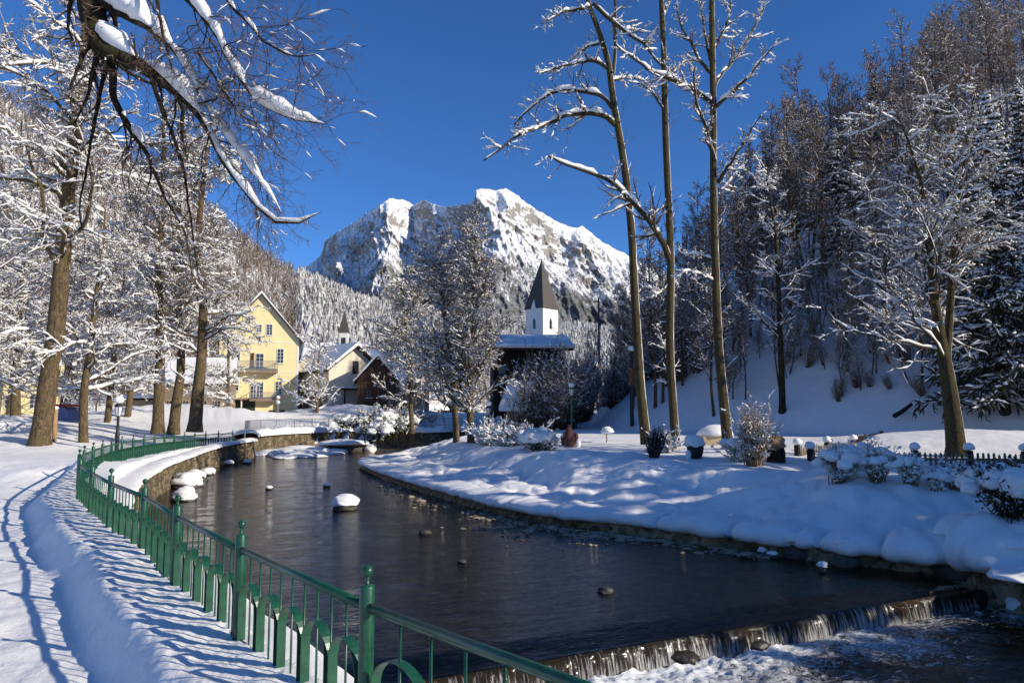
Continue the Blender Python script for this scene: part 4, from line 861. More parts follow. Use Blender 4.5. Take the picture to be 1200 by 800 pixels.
def shrub(name, base, R, H, seed, label, cat='bush', group=None, n=40, snow=.03, thr=.3, mat=None, rmin=.006, nb=6, ntw=4, caps=0, capr=.2, upg=.03, ang=(8, 60), leafy=None, capm=None):
    rng = np.random.default_rng(seed); b = np.array(base, float); root = empty(name, tuple(b)); tag(root, label, cat, group)
    st = np.zeros((1, 2, 3)); st[0, 0] = [0, 0, -.12]; st[0, 1] = [0, 0, .02]
    a = rng.uniform(0, 6.28, n); q = np.radians(rng.uniform(*ang, n)); N_ = 7; L = H * rng.uniform(.6, 1.1, n) / np.maximum(np.cos(q), .5); d = np.stack([np.cos(a) * np.sin(q), np.sin(a) * np.sin(q), np.cos(q)], -1); d[:, :2] *= R / H * 1.2
    Pp = np.zeros((n, N_, 3)); Pp[:, 0, :2] = rng.normal(size=(n, 2)) * R * .18; Pp[:, 0, 2] = -.1
    for k in range(1, N_): d = d + rng.normal(size=d.shape) * .09; d[:, 2] += upg; Pp[:, k] = Pp[:, k - 1] + d * (L / (N_ - 1))[:, None]
    Rr = np.linspace(rmin * 2.4, rmin, N_)[None] * np.ones((n, 1)); s1 = sprout(Pp, Rr, nb, rng, .25, 1, .3, ang=(25, 65), n=5, up=.02, rr=.7, rmin=rmin * .8); s2 = sprout(*s1, ntw, rng, .2, 1, .5, ang=(30, 70), n=3, rr=.8, rmin=rmin * .6)
    v, f = join([tubes(Pp, Rr, 4), tubes(*s1, 3), tubes(*s2, 3)]); mk('stems', v, [f], mat or M['twig'], root)
    Sn = [snow_on(Pp, Rr, 1, thr, rng, snow), snow_on(*s1, 1, thr, rng, snow), snow_on(*s2, 1, thr + .15, rng, snow * .8)]
    Sn = [tubes(q_, r_, 4) for q_, r_ in Sn if len(q_)]
    if leafy:
        m = leafy; pts = np.concatenate([Pp[:, 3:].reshape(-1, 3), s1[0].reshape(-1, 3)]); pts = pts[rng.integers(0, len(pts), m)] + rng.normal(size=(m, 3)) * .06
        u = rng.normal(size=(m, 3)); u /= np.linalg.norm(u, axis=1, keepdims=True); w_ = np.cross(u, rng.normal(size=(m, 3))); w_ /= np.linalg.norm(w_, axis=1, keepdims=True); sz = rng.uniform(.03, .07, (m, 1))
        V = np.stack([pts - u * sz, pts + w_ * sz * .45, pts + u * sz, pts - w_ * sz * .45], 1).reshape(-1, 3); mk('leaves', V, [np.arange(m * 4).reshape(-1, 4)], M['leafy'], root)
    for k in range(int(caps * 1.8)):
        aa = rng.uniform(0, 6.28); rr = R * math.sqrt(rng.uniform(0, .95)); c = (rr * math.cos(aa), rr * math.sin(aa), H * (1.0 - .35 * (rr / R) ** 2) * rng.uniform(.8, 1.02)); cr = capr * .72 * rng.uniform(.5, 1.35)
        Sn.append(blob(c, (cr * 1.1, cr * 1.05, cr * .85), seed * 7 + k * 3, 16, 11, .34, 2.3, .7))
    v, f = join(Sn); mk('branch_snow', v, [f], M['bsnow'], root); return root
# thicket at the foot of the slope, below the church
th0 = shrub('thicket_bush', (0, -950, 0), 1.5, 3.2, 211, 'tangled dark bush of the thicket on the shaded slope below the church', group='tangled bushes on the shaded slope', n=34, snow=.022, thr=.45, rmin=.014, nb=8, ntw=5, ang=(5, 40)); kids_of(th0)
rng = np.random.default_rng(12); n = 0
while n < 95:
    px = rng.uniform(628, 850); d = rng.uniform(62, 105); x = (px - 600) / F_ * d; hz = float(hill(np.array([x]), np.array([d]))[0])
    if hz < 1.5 + (px - 628) * .004 or hz > 13: continue
    o = th0 if n == 0 else copy_tree(th0); o.location = (x, d, gz(x, d) - .1); sc = rng.uniform(.6, 1.15); o.scale = (sc, sc, sc * rng.uniform(.8, 1.3)); o.rotation_euler = (0, 0, rng.uniform(0, 6)); n += 1
for k in range(16):
    px = rng.uniform(618, 672); d = rng.uniform(63, 71); x = (px - 600) / F_ * d; o = copy_tree(th0); o.location = (x, d, gz(x, d) - .1); sc = rng.uniform(1.2, 1.6); o.scale = (sc * .8, sc * .8, sc * rng.uniform(1.0, 1.45)); o.rotation_euler = (0, 0, rng.uniform(0, 6))
for k in range(26):
    px = rng.uniform(612, 690); d = rng.uniform(60, 73); x = (px - 600) / F_ * d; o = copy_tree(th0); o.location = (x, d, gz(x, d) - .1 + (px - 604) * .02); sc = rng.uniform(.8, 1.3); o.scale = (sc, sc, sc * rng.uniform(.9, 1.4)); o.rotation_euler = (0, 0, rng.uniform(0, 6))
for k in range(70):
    px = rng.uniform(845, 1115); q = T(px, rng.uniform(350, 470)); o = copy_tree(hp[(2, 0, 2, 3)[k % 4]]); o.location = tuple(q - [0, 0, .1]); sc = rng.uniform(.22, .62); o.scale = (sc * 1.2, sc * 1.2, sc); o.rotation_euler = (rng.normal() * .12, rng.normal() * .12, rng.uniform(0, 6)); o['label'] = 'young bare sapling on the open snowy slope right of the poplars'; o['group'] = 'young saplings on the open snowy slope'
for k in range(12):
    px = rng.uniform(860, 1090); py = rng.uniform(400, 485); q = T(px, py); o = copy_tree(th0); o.location = tuple(q); sc = rng.uniform(.35, .7); o.scale = (sc * rng.uniform(.5, 1.1), sc * rng.uniform(.5, 1.1), sc * rng.uniform(.5, 1.3)); o.rotation_euler = (rng.normal() * .2, rng.normal() * .2, k * 1.0); o['label'] = 'thin leafless sapling bush on the open snowy slope behind the picket fence'; o['group'] = 'thin saplings on the open snowy slope'

# ------------------------------------------------------------------ buildings
def window(root, x, z, w, h, frame='trim', mull=(1, 2), y=0.0, side=None, shutters=None, name='window'):
    """window centred at x with its foot at z, on the front (y=0) face"""
    m = MB(); t = .07; y0, y1 = y - .06, y + .01
    m.box(x - w / 2 - t, x - w / 2, y0, y1, z - t, z + h + t); m.box(x + w / 2, x + w / 2 + t, y0, y1, z - t, z + h + t)
    m.box(x - w / 2, x + w / 2, y0, y1, z - t, z); m.box(x - w / 2, x + w / 2, y0, y1, z + h, z + h + t)
    for k in range(1, mull[0] + 1): c = x - w / 2 + w * k / (mull[0] + 1); m.box(c - .025, c + .025, y0 + .01, y1, z, z + h)
    for k in range(1, mull[1] + 1): c = z + h * k / (mull[1] + 1); m.box(x - w / 2, x + w / 2, y0 + .015, y1 - .002, c - .02, c + .02)
    wo = m.build(name, M[frame], root); g = MB(); g.box(x - w / 2 + .002, x + w / 2 - .002, y - .02, y + .008, z + .002, z + h - .002); g.build('pane', M['glass'], wo)
    s_ = MB(); s_.box(x - w / 2 - .12, x + w / 2 + .12, y - .13, y + .004, z - t - .07, z - t - .003); s_.build('sill', M['trim'], wo)
    return wo
def gable(root, w, dp, he, ha, wall, roofm, oh=.5, th=.16, sn=.35, ohy=.6, z0=-1.0, xa=None):
    """house body with the gable end to the front"""
    xa = w / 2 if xa is None else xa
    m = MB(); m.prism([(0, z0), (w, z0), (w, he), (xa, ha), (0, he)], 0, dp); m.build('wall', M[wall], root)
    r = MB(); sl = (ha - he) / xa; sr = (ha - he) / (w - xa)
    r.prism([(-oh, he - oh * sl + .02), (xa, ha + .02), (xa, ha + .02 + th), (-oh, he - oh * sl + .02 + th)], -ohy, dp + ohy)
    r.prism([(xa, ha + .02), (w + oh, he - oh * sr + .02), (w + oh, he - oh * sr + .02 + th), (xa, ha + .02 + th)], -ohy, dp + ohy)
    ro = r.build('roof', M[roofm], root)
    s_ = MB(); b_ = .03 + th; e = .12
    L = [(-oh - e * .5, he - oh * sl + b_), (xa, ha + b_), (w + oh + e * .5, he - oh * sr + b_), (w + oh + e, he - oh * sr + b_ + sn * .5), (w + oh - .25, he - oh * sr + b_ + sn + .1), (xa, ha + b_ + sn), (-oh + .25, he - oh * sl + b_ + sn + .1), (-oh - e, he - oh * sl + b_ + sn * .5)]
    s_.prism([L[0], L[1], L[5], L[6], L[7]], -ohy - .1, dp + ohy + .1); s_.prism([L[1], L[2], L[3], L[4], L[5]], -ohy - .1, dp + ohy + .1); so_ = s_.build('roof_snow', M['snow'], ro); return ro
def house(name, px, py, d, yaw, label, cat='house'):
    p = P(px, py, d); r = empty(name, tuple(p), math.radians(yaw)); tag(r, label, cat); return r
# yellow house
k = .105
yh = house('yellow_house', 254, 493, 90, 19, 'tall yellow gabled house with two balconies above the river wall')
gable(yh, 9.5, 13, 10.3, 15.9, 'yellow', 'shingle', .45, .18, .3, .5)
def yx(px): return (px - 259.5) * k
def yz(py): return (492 - py) * .1075
for (px, py, w, h) in [(278.5, 422, .78, 1.55), (328.5, 424, .72, 1.75), (278.5, 457, .72, 1.6), (327.5, 461, .72, 1.55), (315, 391, .65, 1.3), (303, 388, .6, .9)]: window(yh, yx(px), yz(py), w, h, mull=(1, 3))
for (px, py, w, h) in [(305, 432.5, .85, 2.0), (306, 465, .8, 1.9), (299, 465, .7, 1.9)]: window(yh, yx(px), yz(py), w, h, mull=(1, 3), name='balcony_door')
for (px, py, w, h) in [(320.5, 485, .5, .5), (332.5, 485, .5, .5)]: window(yh, yx(px), yz(py), w, h, mull=(1, 0), frame='black', name='cellar_window')
m = MB(); m.box(yx(299.0) - .45, yx(299.0) - .05, -.09, -.012, yz(432), yz(413)); m.build('shutter', M['wood'], yh)
for a, b_, zt, zr in ((268, 326, 433, 422.5), (295, 328, 466, 459)):
    m = MB(); m.box(yx(a), yx(b_), -1.15, -.003, yz(zt) - .38, yz(zt)); bo = m.build('balcony', M['brownplaster'], yh); m = MB(); z1 = yz(zr)
    m.box(yx(a), yx(b_), -1.12, -1.06, z1 - .05, z1); m.box(yx(a), yx(b_), -1.12, -1.06, yz(zt) + .12, yz(zt) + .16)
    for q in np.linspace(yx(a) + .03, yx(b_) - .03, int((b_ - a) * 1.2)): m.box(q - .018, q + .018, -1.115, -1.065, yz(zt) + .004, z1 - .052)
    for q in (yx(a), yx(b_) - .05): m.box(q, q + .05, -1.05, -.01, z1 - .05, z1); [m.box(q, q + .04, y_, y_ + .03, yz(zt) + .004, z1 - .052) for y_ in (-.85, -.6, -.35)]
    m.build('railing', M['grey_metal'], bo); m = MB(); m.box(yx(a) + .1, yx(b_) - .1, -1.03, -.05, yz(zt) + .003, yz(zt) + .12); m.build('snow_cover', M['snow'], bo)
m = MB(); m.box(yx(261), yx(301.5), -.03, .004, -.3, yz(468)); m.build('opening_shade_panel', M['leafy'], yh)  # flat dark panel; the shade inside the opening is put into its colour
for q in (268, 286): m = MB(); m.lathe([(.1, -.4), (.1, yz(467))], yx(q), -.5, 8); m.build('column', M['white'], yh)
m = MB(); m.box(yx(263), yx(302), -.9, -.035, yz(467.5), yz(466)); m.build('canopy', M['brownplaster'], yh)
for z_ in (yz(469), yz(434), yz(399)): m = MB(); m.box(0.02 if z_ > yz(467) else yx(302.5), 9.48, -.03, .004, z_ - .12, z_); m.build('string_course', M['white'], yh)
m = MB(); m.box(9.25, 9.515, -.025, .3, -.9, 10.2); m.build('corner_strip', M['white'], yh)
# white gabled house
wh = house('white_gabled_house', 384, 494, 89, 40, 'white gabled house with a steep snowy roof, its long left side in shade')
gable(wh, 7, 9.5, 6.5, 9.3, 'cream', 'darkwood', .55, .2, .45, .8)
window(wh, 3.6, 6.0, .7, 1.5, mull=(1, 2), frame='wood'); window(wh, 1.1, .6, .7, 1.3, mull=(1, 1), frame='black'); window(wh, 5.5, 5.5, .6, .9, frame='wood')
m = MB(); m.box(1.6, 6.99, -.9, -.004, 3.9, 4.1); m.build('porch_roof', M['darkwood'], wh); m = MB(); m.box(1.5, 6.9, -1.0, -.006, 4.11, 4.4); m.build('porch_snow', M['snow'], wh)
for q in (1.75, 4.2, 6.7): m = MB(); m.box(q, q + .14, -.85, -.71, -.5, 3.89); m.build('porch_post', M['darkwood'], wh)
m = MB(); m.box(-.012, .01, .02, 9.48, -.5, 3.9); m.build('side_wall_shade_sheet', M['brownplaster'], wh)  # brown sheet over the side wall; its colour carries the wall's shade
for q in (1.6, 3.6, 5.6, 7.6): m = MB(); m.box(-.05, -.013, q, q + .7, 1.0, 2.1); m.build('side_window', M['glass'], wh)
# brown chalet
ch = house('brown_chalet', 418, 490, 82, 12, 'small brown timber chalet with a snowy gable roof right of the white gabled house')
gable(ch, 4.3, 7, 4.3, 6.8, 'wood', 'darkwood', .35, .18, .4, .7)
window(ch, 1.3, 2.4, .6, .8, frame='darkwood'); window(ch, 3.0, 2.4, .6, .8, frame='darkwood')
m = MB(); [m.box(q, q + .09, -.06, -.003, -.5, 4.2) for q in np.linspace(.02, 4.2, 12)]; m.box(-.02, 4.32, -.1, -.062, 3.9, 4.15); m.build('batten_front', M['wood'], ch)
# chapel with ridge turret, and the snowy roofed house behind
cp = house('chapel', 352, 494, 112, 6, 'snow roofed building with a small spired ridge turret behind the white gabled house', 'chapel')
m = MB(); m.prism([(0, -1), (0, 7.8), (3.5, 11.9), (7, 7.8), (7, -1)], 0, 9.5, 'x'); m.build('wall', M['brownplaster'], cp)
m = MB(); m.prism([(-.6, 7.2), (3.5, 12.0), (7.6, 7.2), (7.7, 7.7), (3.5, 12.6), (-.75, 7.7)], -.4, 9.9, 'x'); r_ = m.build('roof_snow', M['snow'], cp); bv = r_.modifiers.new('b', 'BEVEL'); bv.width = .15; bv.segments = 2
m = MB(); m.box(5.2, 6.5, 2.9, 4.1, 11.5, 14.2); tw = m.build('turret', M['white'], cp); m = MB(); m.box(5.5, 6.2, 2.86, 2.899, 12.3, 13.3); m.build('bell_opening', M['glass'], tw)
m = MB(); v = [(5.0, 2.7, 14.2), (6.7, 2.7, 14.2), (6.7, 4.3, 14.2), (5.0, 4.3, 14.2), (5.85, 3.5, 17.8)]; m.add(v, [[0, 1, 4], [1, 2, 4], [2, 3, 4], [3, 0, 4], [3, 2, 1, 0]]); m.build('spire', M['shingle'], tw)
bh = house('snow_roofed_house', 420, 492, 100, -6, 'house with a broad white snow roof behind the brown chalet')
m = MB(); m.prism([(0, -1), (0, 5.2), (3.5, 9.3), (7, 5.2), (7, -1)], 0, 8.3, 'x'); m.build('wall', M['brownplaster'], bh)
m = MB(); m.prism([(-.7, 4.6), (3.5, 9.4), (7.7, 4.6), (7.8, 5.1), (3.5, 10.0), (-.8, 5.1)], -.4, 8.7, 'x'); r_ = m.build('roof_snow', M['snow'], bh); bv = r_.modifiers.new('b', 'BEVEL'); bv.width = .15; bv.segments = 2
# low beige building and its taller grey wing, yellow building at the left edge
lb = house('low_beige_building', 143, 492, 86, 14, 'low beige building with two tiny dark windows behind the linden trunks', 'building')
m = MB(); m.box(0, 3.9, 0, 7, -1, 2.35); m.build('wall', M['beige'], lb); m = MB(); m.box(-.3, 4.1, -.4, 7.2, 2.36, 2.55); m.build('roof', M['darkwood'], lb); m = MB(); m.box(-.35, 4.1, -.45, 7.3, 2.56, 2.95); r_ = m.build('roof_snow', M['snow'], lb); bv = r_.modifiers.new('b', 'BEVEL'); bv.width = .12; bv.segments = 2
for q in (1.7, 3.3): m = MB(); m.box(q - .16, q + .16, -.02, .01, .75, 1.3); m.build('window', M['glass'], lb)
gw = house('grey_brown_building', 180, 492, 84, 10, 'taller grey brown building wing with a snowy roof behind the close linden trunks', 'building')
m = MB(); m.box(0, 7.9, 0, 9, -1, 4.2); m.build('wall', M['brownplaster'], gw); m = MB(); m.prism([(-.5, 4.21), (9.5, 4.21), (9.5, 4.6), (4.5, 7.6), (-.5, 4.6)], -.3, 8.1, 'x'); r_ = m.build('roof_snow', M['snow'], gw)
for q in (1.6, 3.4, 5.4, 6.9): window(gw, q, 1.2, .6, 1.0, frame='beige')
ye = house('yellow_building', -70, 490, 84, 26, 'yellow building showing between snowy branches at the left edge', 'building')
gable(ye, 10.8, 12, 8.0, 12.5, 'yellow', 'shingle', .5, .18, .35, .5)
for q in (1.5, 4.0, 6.5, 9): [window(ye, q, z_, .8, 1.5, mull=(1, 2)) for z_ in (1.2, 4.6)]
# church
cx_ = P(635, 400, 172); cu = empty('church', (cx_[0], cx_[1], cx_[2] - 12), math.radians(-43)); tag(cu, 'white church tower with a tall pyramid spire on the ridge below the mountain', 'church')
m = MB(); s_ = 2.75; zt = 12 + 7.6; m.box(-s_, s_, -s_, s_, 0, zt); tow = m.build('tower', M['white'], cu)
m = MB(); e = s_ + .25; v = [(-e, -e, zt + .01), (e, -e, zt + .01), (e, e, zt + .01), (-e, e, zt + .01), (0, 0, zt + 12.2)]; m.add(v, [[0, 1, 4], [1, 2, 4], [2, 3, 4], [3, 0, 4], [3, 2, 1, 0]]); sp = m.build('spire', M['shingle'], cu)
m = MB(); v = [(-e - .05, -e - .05, zt + .05), (-e - .05, e, zt + .05), (-.02, .0, zt + 12.0), (-e - .16, -e + .3, zt + .4)]
m.add([(-e - .04, -e + .2, zt + .1), (-e - .04, e - .1, zt + .1), (-.07, 0, zt + 12.0), (-.5, -.35, zt + 10.4)], [[0, 1, 2], [0, 2, 3]]); m.build('spire_snow', M['snow'], sp)
for (ax, sg) in (('x', -1), ('y', -1), ('x', 1)):
    m = MB(); pr_ = [(-.42, 14.8), (.42, 14.8), (.42, 16.6), (.25, 17.1), (0, 17.3), (-.25, 17.1), (-.42, 16.6)]
    if ax == 'y': m.prism(pr_, -s_ - .03, -s_ + .02, 'y')
    else: m.prism(pr_, sg * s_ - .03, sg * s_ + .03, 'x')
    m.build('belfry_window', M['glass'], tow)
m = MB(); m.box(-s_ - .08, s_ + .08, -s_ - .08, s_ + .08, 13.2, 13.45); m.build('cornice', M['white'], tow)
# snowy dormer on the spire foot
m = MB(); m.prism([(-.7, zt), (.7, zt), (0, zt + 2.1)], -s_ - .28, -s_ + .8, 'y'); m.build('dormer', M['snow'], sp)
# dark timber house and shed
dh = house('dark_timber_house', 578, 500, 76, 4, 'large dark timber house with a long snow covered roof below the church')
def dx(px): return (px - 578) * .0895
def dz(py): return (500 - py) * .0895
m = MB(); m.box(0, dx(662), 0, 9, -1.5, dz(411)); m.build('wall', M['darkwood'], dh)
m = MB(); m.prism([(-1.4, dz(412)), (4.5, dz(412) + 1.5), (10.4, dz(412)), (10.4, dz(412) + .2), (4.5, dz(412) + 1.75), (-1.4, dz(412) + .2)], -.9, dx(662) + .8, 'x'); rf = m.build('roof', M['darkwood'], dh)
m = MB(); m.prism([(-1.45, dz(412) + .22), (4.5, dz(412) + 1.78), (10.4, dz(412) + .22), (10.5, dz(412) + .7), (4.5, dz(412) + 2.3), (-1.55, dz(412) + .65)], -1.0, dx(662) + .9, 'x'); r_ = m.build('roof_snow', M['snow'], rf); bv = r_.modifiers.new('b', 'BEVEL'); bv.width = .15; bv.segments = 3
for q, z_ in ((588, 440), (604.5, 440), (620, 440), (640, 438), (590, 470)): window(dh, dx(q), dz(z_), .65, .9, frame='wood')
m = MB(); m.box(dx(584), dx(628), -.95, -.004, dz(452), dz(449)); b2 = m.build('balcony', M['darkwood'], dh); m = MB(); [m.box(q, q + .1, -.93, -.88, dz(449) + .004, dz(449) + .8) for q in np.linspace(dx(584), dx(627), 26)]; m.box(dx(584), dx(628), -.95, -.86, dz(449) + .81, dz(449) + .9); m.build('railing', M['darkwood'], b2)
sh = house('small_shed', 593, 500, 62, -18, 'small ochre shed with a steep snow slab roof before the dark timber house', 'shed')
m = MB(); m.box(0, 1.55, 0, 1.7, -.8, 1.75); m.build('wall', M['beige'], sh)
m = MB(); m.prism([(-.5, 1.3), (1.9, 3.6), (2.1, 1.76)], -.35, 1.9, 'x'); rr_ = m.build('roof', M['darkwood'], sh); m = MB(); m.prism([(-.6, 1.33), (1.9, 3.64), (1.9, 4.0), (-.75, 1.6)], -.42, 1.97, 'x'); m.build('roof_snow', M['snow'], rr_)

# ------------------------------------------------------------------ street furniture and small things
def lamp(px, pyb, pyt, d, mat, label, globe=False):
    p = P(px, pyb, d); H = P(px, pyt, d)[2] - p[2]; r = empty('street_lamp', tuple(p)); tag(r, label, 'street lamp')
    m = MB(); m.lathe([(.09, -.6), (.11, .5), (.08, .6), (.065, .9), (.06, H - .75), (.07, H - .72)], n=10); m.build('pole', M[mat], r, True)
    if globe: m = MB(); m.lathe([(.02, H - .72)] + [(.24 * math.sin(a), H - .5 - .24 * math.cos(a)) for a in np.linspace(.3, 2.9, 9)], n=14); m.build('globe', M['lampglass'], r, True)
    else:
        m = MB(); m.lathe([(.10, H - .74), (.20, H - .28)], n=6); m.build('lantern', M['lampglass'], r)
        m = MB(); m.lathe([(.235, H - .279), (.22, H - .2), (.06, H - .06), (.03, H - .05)], n=6); m.lathe([(.11, H - .80), (.11, H - .745)], n=6)
        for a in range(6): m.tube([(.105 * math.cos(a * 1.0472), .105 * math.sin(a * 1.0472), H - .74), (.207 * math.cos(a * 1.0472), .207 * math.sin(a * 1.0472), H - .28)], .012, 4)
        m.build('lantern_frame', M[mat], r)
    m = MB(); m.blob((0, 0, H + .06), (.24, .24, .2), px, 12, 8, .1); m.build('snow_cap', M['snow'], r, True)
lamp(670, 512, 452, 57, 'lamp_green', 'green street lamp with a lantern and snow cap before the shaded slope')
lamp(137, 520, 470, 37, 'black', 'slim black lamp behind the bend of the green fence'); lamp(325, 494, 466, 82, 'grey_metal', 'pale globe lamp in front of the yellow house', True); lamp(572, 506, 474, 56, 'black', 'thin dark lamp post left of the small ochre shed')
p = P(741, 508, 60); r = empty('wooden_pole', tuple(p)); tag(r, 'tall dark pole with an orange band behind the leftmost poplar', 'pole'); m = MB(); m.lathe([(.17, -.6), (.15, 6.9)], n=8); m.build('shaft', M['black'], r); m = MB(); m.lathe([(.165, 4.0), (.165, 5.4)], n=8); m.build('orange_band', plain('orange_paint', (.22, .07, .02)), r); m = MB(); m.blob((0, 0, 7.0), (.26, .26, .25), 5, 10, 8, .1); m.build('snow_cap', M['snow'], r)
p = P(702, 405, 120); r = empty('utility_pole', tuple(p)); tag(r, 'thin black utility pole on the ridge right of the church', 'pole'); m = MB(); m.lathe([(.2, -3), (.15, 8)], n=6); m.box(-.9, .1, -.08, .08, 7.3, 7.5); m.build('shaft', M['black'], r)
# picket fence
def picket(A, B, ztop, label, hb=.8, posts=6, caps=True, pitch=.155, mat='picket'):
    A = np.array(A); B = np.array(B); L = np.linalg.norm(B - A); d = (B - A) / L; r = empty('picket_fence', (*A, 0), math.atan2(d[1], d[0])); tag(r, label, 'picket fence')
    m = MB(); h = ztop; zr = [h - .22, h - .62]
    for z_ in zr: m.box(0, L, -.03, .0, z_ - .045, z_ + .045)
    m.build('rails', M[mat], r); m = MB(); rg = np.random.default_rng(3)
    for x in np.arange(.05, L, pitch):
        t = h + rg.normal() * .015; m.prism([(x, h - hb - .4), (x + .075, h - hb - .4), (x + .075, t - .05), (x + .0375, t), (x, t - .05)], -.055, -.031)
    m.build('pickets', M[mat], r)
    for k, x in enumerate(np.linspace(0, L, posts)):
        m = MB(); m.box(x - .09, x + .09, .002, .17, h - hb - .4, h + .06); po = m.build('post', M['darkwood'], r)
        if caps: m = MB(); m.blob((x, .08, h + .15), (.17, .17, .17), k + 7, 16, 11, .22, 1.8, .5); m.build('snow_cap', M['snow'], po, True)
A_ = P(950, 531, 24.5); B_ = P(1152, 533, 23.5); B2 = B_ + (B_ - A_) * .55
picket(A_[:2], B2[:2], .48, 'weathered picket fence with snow capped posts in front of the sunlit snow mound', posts=6)
A_ = P(937, 526, 27); B_ = P(1002, 512, 31); picket(A_[:2], B_[:2], .50, 'back row of pickets with round snow caps behind the hedge bushes', posts=3)
A_ = P(1003, 513, 31.5); B_ = P(1035, 500, 36); picket(A_[:2], B_[:2], .75, 'dark shaded short picket fence climbing the slope', posts=2, caps=False, mat='darkwood', hb=.7)
# dark log on the slope
q = T(1062, 490); m = MB(); m.tube([q + [-.9, -.3, .15], q + [-.2, 0, .45], q + [.5, .2, .9]], [.16, .14, .1], 8); tag(m.build('log', M['bark_dark'], smooth=True), 'dark broken log sticking out of the slope above the dark short picket fence', 'log')
# figures and garden things between the poplars
def thing_at(name, px, py, label, cat): q = T(px, py); r = empty(name, tuple(q)); tag(r, label, cat); return r
r = thing_at('wrapped_plant', 667, 523, 'small reddish brown sacking wrap round a plant below the green lamp', 'wrapped plant')
m = MB(); m.lathe([(.24, -.2), (.26, .1), (.30, .35), (.22, .62), (.12, .82), (.06, .92), (.10, .99)], n=10); m.blob((-.28, 0, .3), (.1, .12, .32), 4); m.blob((.3, 0, .38), (.13, .12, .26), 6); m.build('sacking', M['rust'], r, True); m = MB(); m.blob((.4, -.02, .16), (.14, .12, .2), 5); m.build('snow', M['snow'], r, True)
r = thing_at('bird_table', 711, 518, 'small white post topped by a mushroom of snow left of the poplars', 'garden post'); m = MB(); m.lathe([(.035, -.3), (.03, .45)], n=8); m.build('post', M['picket'], r); m = MB(); m.blob((.03, 0, .53), (.34, .33, .27), 9, 20, 14, .30, 1.8, .3); m.build('snow_cap', M['snow'], r, True)
r = thing_at('dark_bush', 768, 536, 'low black leafless clump at the foot of the leftmost poplar', 'bush'); bpy.data.objects.remove(r); shrub('dark_bush', T(768, 536), .34, .8, 237, 'low black leafless clump at the foot of the leftmost poplar', n=120, snow=.012, thr=.75, mat=M['black'], rmin=.011, nb=7, ntw=3, ang=(0, 30))
shrub('round_bush', T(781, 530), .42, .8, 231, 'round frosted bush between the left and middle poplars', n=60, snow=.03, thr=.1, rmin=.008, nb=6, ntw=4, ang=(0, 70), caps=3, capr=.18)
r = thing_at('garden_pot', 815, 537, 'dark pot with a ball of snow on top between the middle and right poplars', 'pot'); m = MB(); m.lathe([(.16, -.1), (.26, .15), (.3, .4), (.3, .44)], n=14); m.build('pot', M['black'], r, True); m = MB(); m.blob((-.04, 0, .52), (.35, .36, .30), 15, 22, 16, .26, 1.7, .6); m.build('snow_cap', M['snow'], r, True); m = MB(); m.blob((-.28, -.15, .12), (.1, .1, .18), 8); m.build('snow_lump', M['snow'], r, True)
r = thing_at('planter_box', 838, 521, 'beige planter box heaped with snow behind the rightmost poplar', 'planter'); m = MB(); m.prism([(-.55, -.2), (.55, -.2), (.68, .42), (-.68, .42)], -.5, .5); m.build('box', M['beige'], r); m = MB(); m.blob((0, 0, .45), (.85, .66, .5), 3, 20, 12, .12, 1.6, .1); m.build('snow_heap', M['snow'], r, True)
shrub('dried_flower_bush', T(884, 546), .62, 1.55, 233, 'tall clump of dried brown flower stems dotted with snow right of the poplars', n=95, snow=.022, thr=.55, mat=M['dried'], rmin=.007, nb=7, ntw=4, ang=(2, 38), caps=0)
shrub('snowy_bush', T(866, 540), .5, .8, 234, 'snow topped bush left of the dried flower stems', n=50, snow=.03, thr=.3, mat=M['dried'], rmin=.007, ang=(5, 60), caps=7, capr=.22)
r = thing_at('tree_stump', 908, 541, 'tan cut stump leaning beside the dried flower stems', 'stump'); m = MB(); m.tube([(0, 0, -.2), (.05, 0, .3), (.0, .05, .62)], [.34, .30, .27], 12); m.build('stump', M['bark_dark'], r, True); m = MB(); m.blob((-.05, -.05, .62), (.42, .38, .26), 12, 10, 8, .35, 2.5); m.build('cut_face', M['tan'], r)
# hedge bushes along the bank crest
hb_ = [(985, 566, .55, .85, 'first hedge bush from the left, flat snow top over brown leaves, before the pickets', 8, .30), (1028, 565, .42, .85, 'second hedge bush from the left, two dark stems under round snow caps', 9, .24), (1066, 566, .42, .62, 'third hedge bush, low and fully frosted, before the pickets', 9, .17),
       (1097, 574, .28, .45, 'small snow loaded bush with a dark base, left of its twin', 5, .20), (1119, 573, .3, .52, 'small snow loaded bush with a dark base, right of its twin', 6, .18)]
for k, (px, py, R_, H_2, lab, cp_, cr_) in enumerate(hb_): shrub('hedge_bush', T(px, py), R_, H_2, 240 + k, lab, n=70, snow=.022, thr=.3, mat=M['dried'], rmin=.006, ang=(2, 36), caps=cp_ * 2, capr=cr_ * .75, group='snowy hedge bushes along the bank')
shrub('large_bush', T(1186, 606), .75, .85, 250, 'large dark evergreen bush under a heavy quilt of snow at the right edge', n=90, snow=.02, thr=.5, mat=M['bark_dark'], rmin=.006, ang=(3, 48), caps=30, capr=.30, leafy=2600)
gp_ = 'frosted bushes on the point of the right bank'
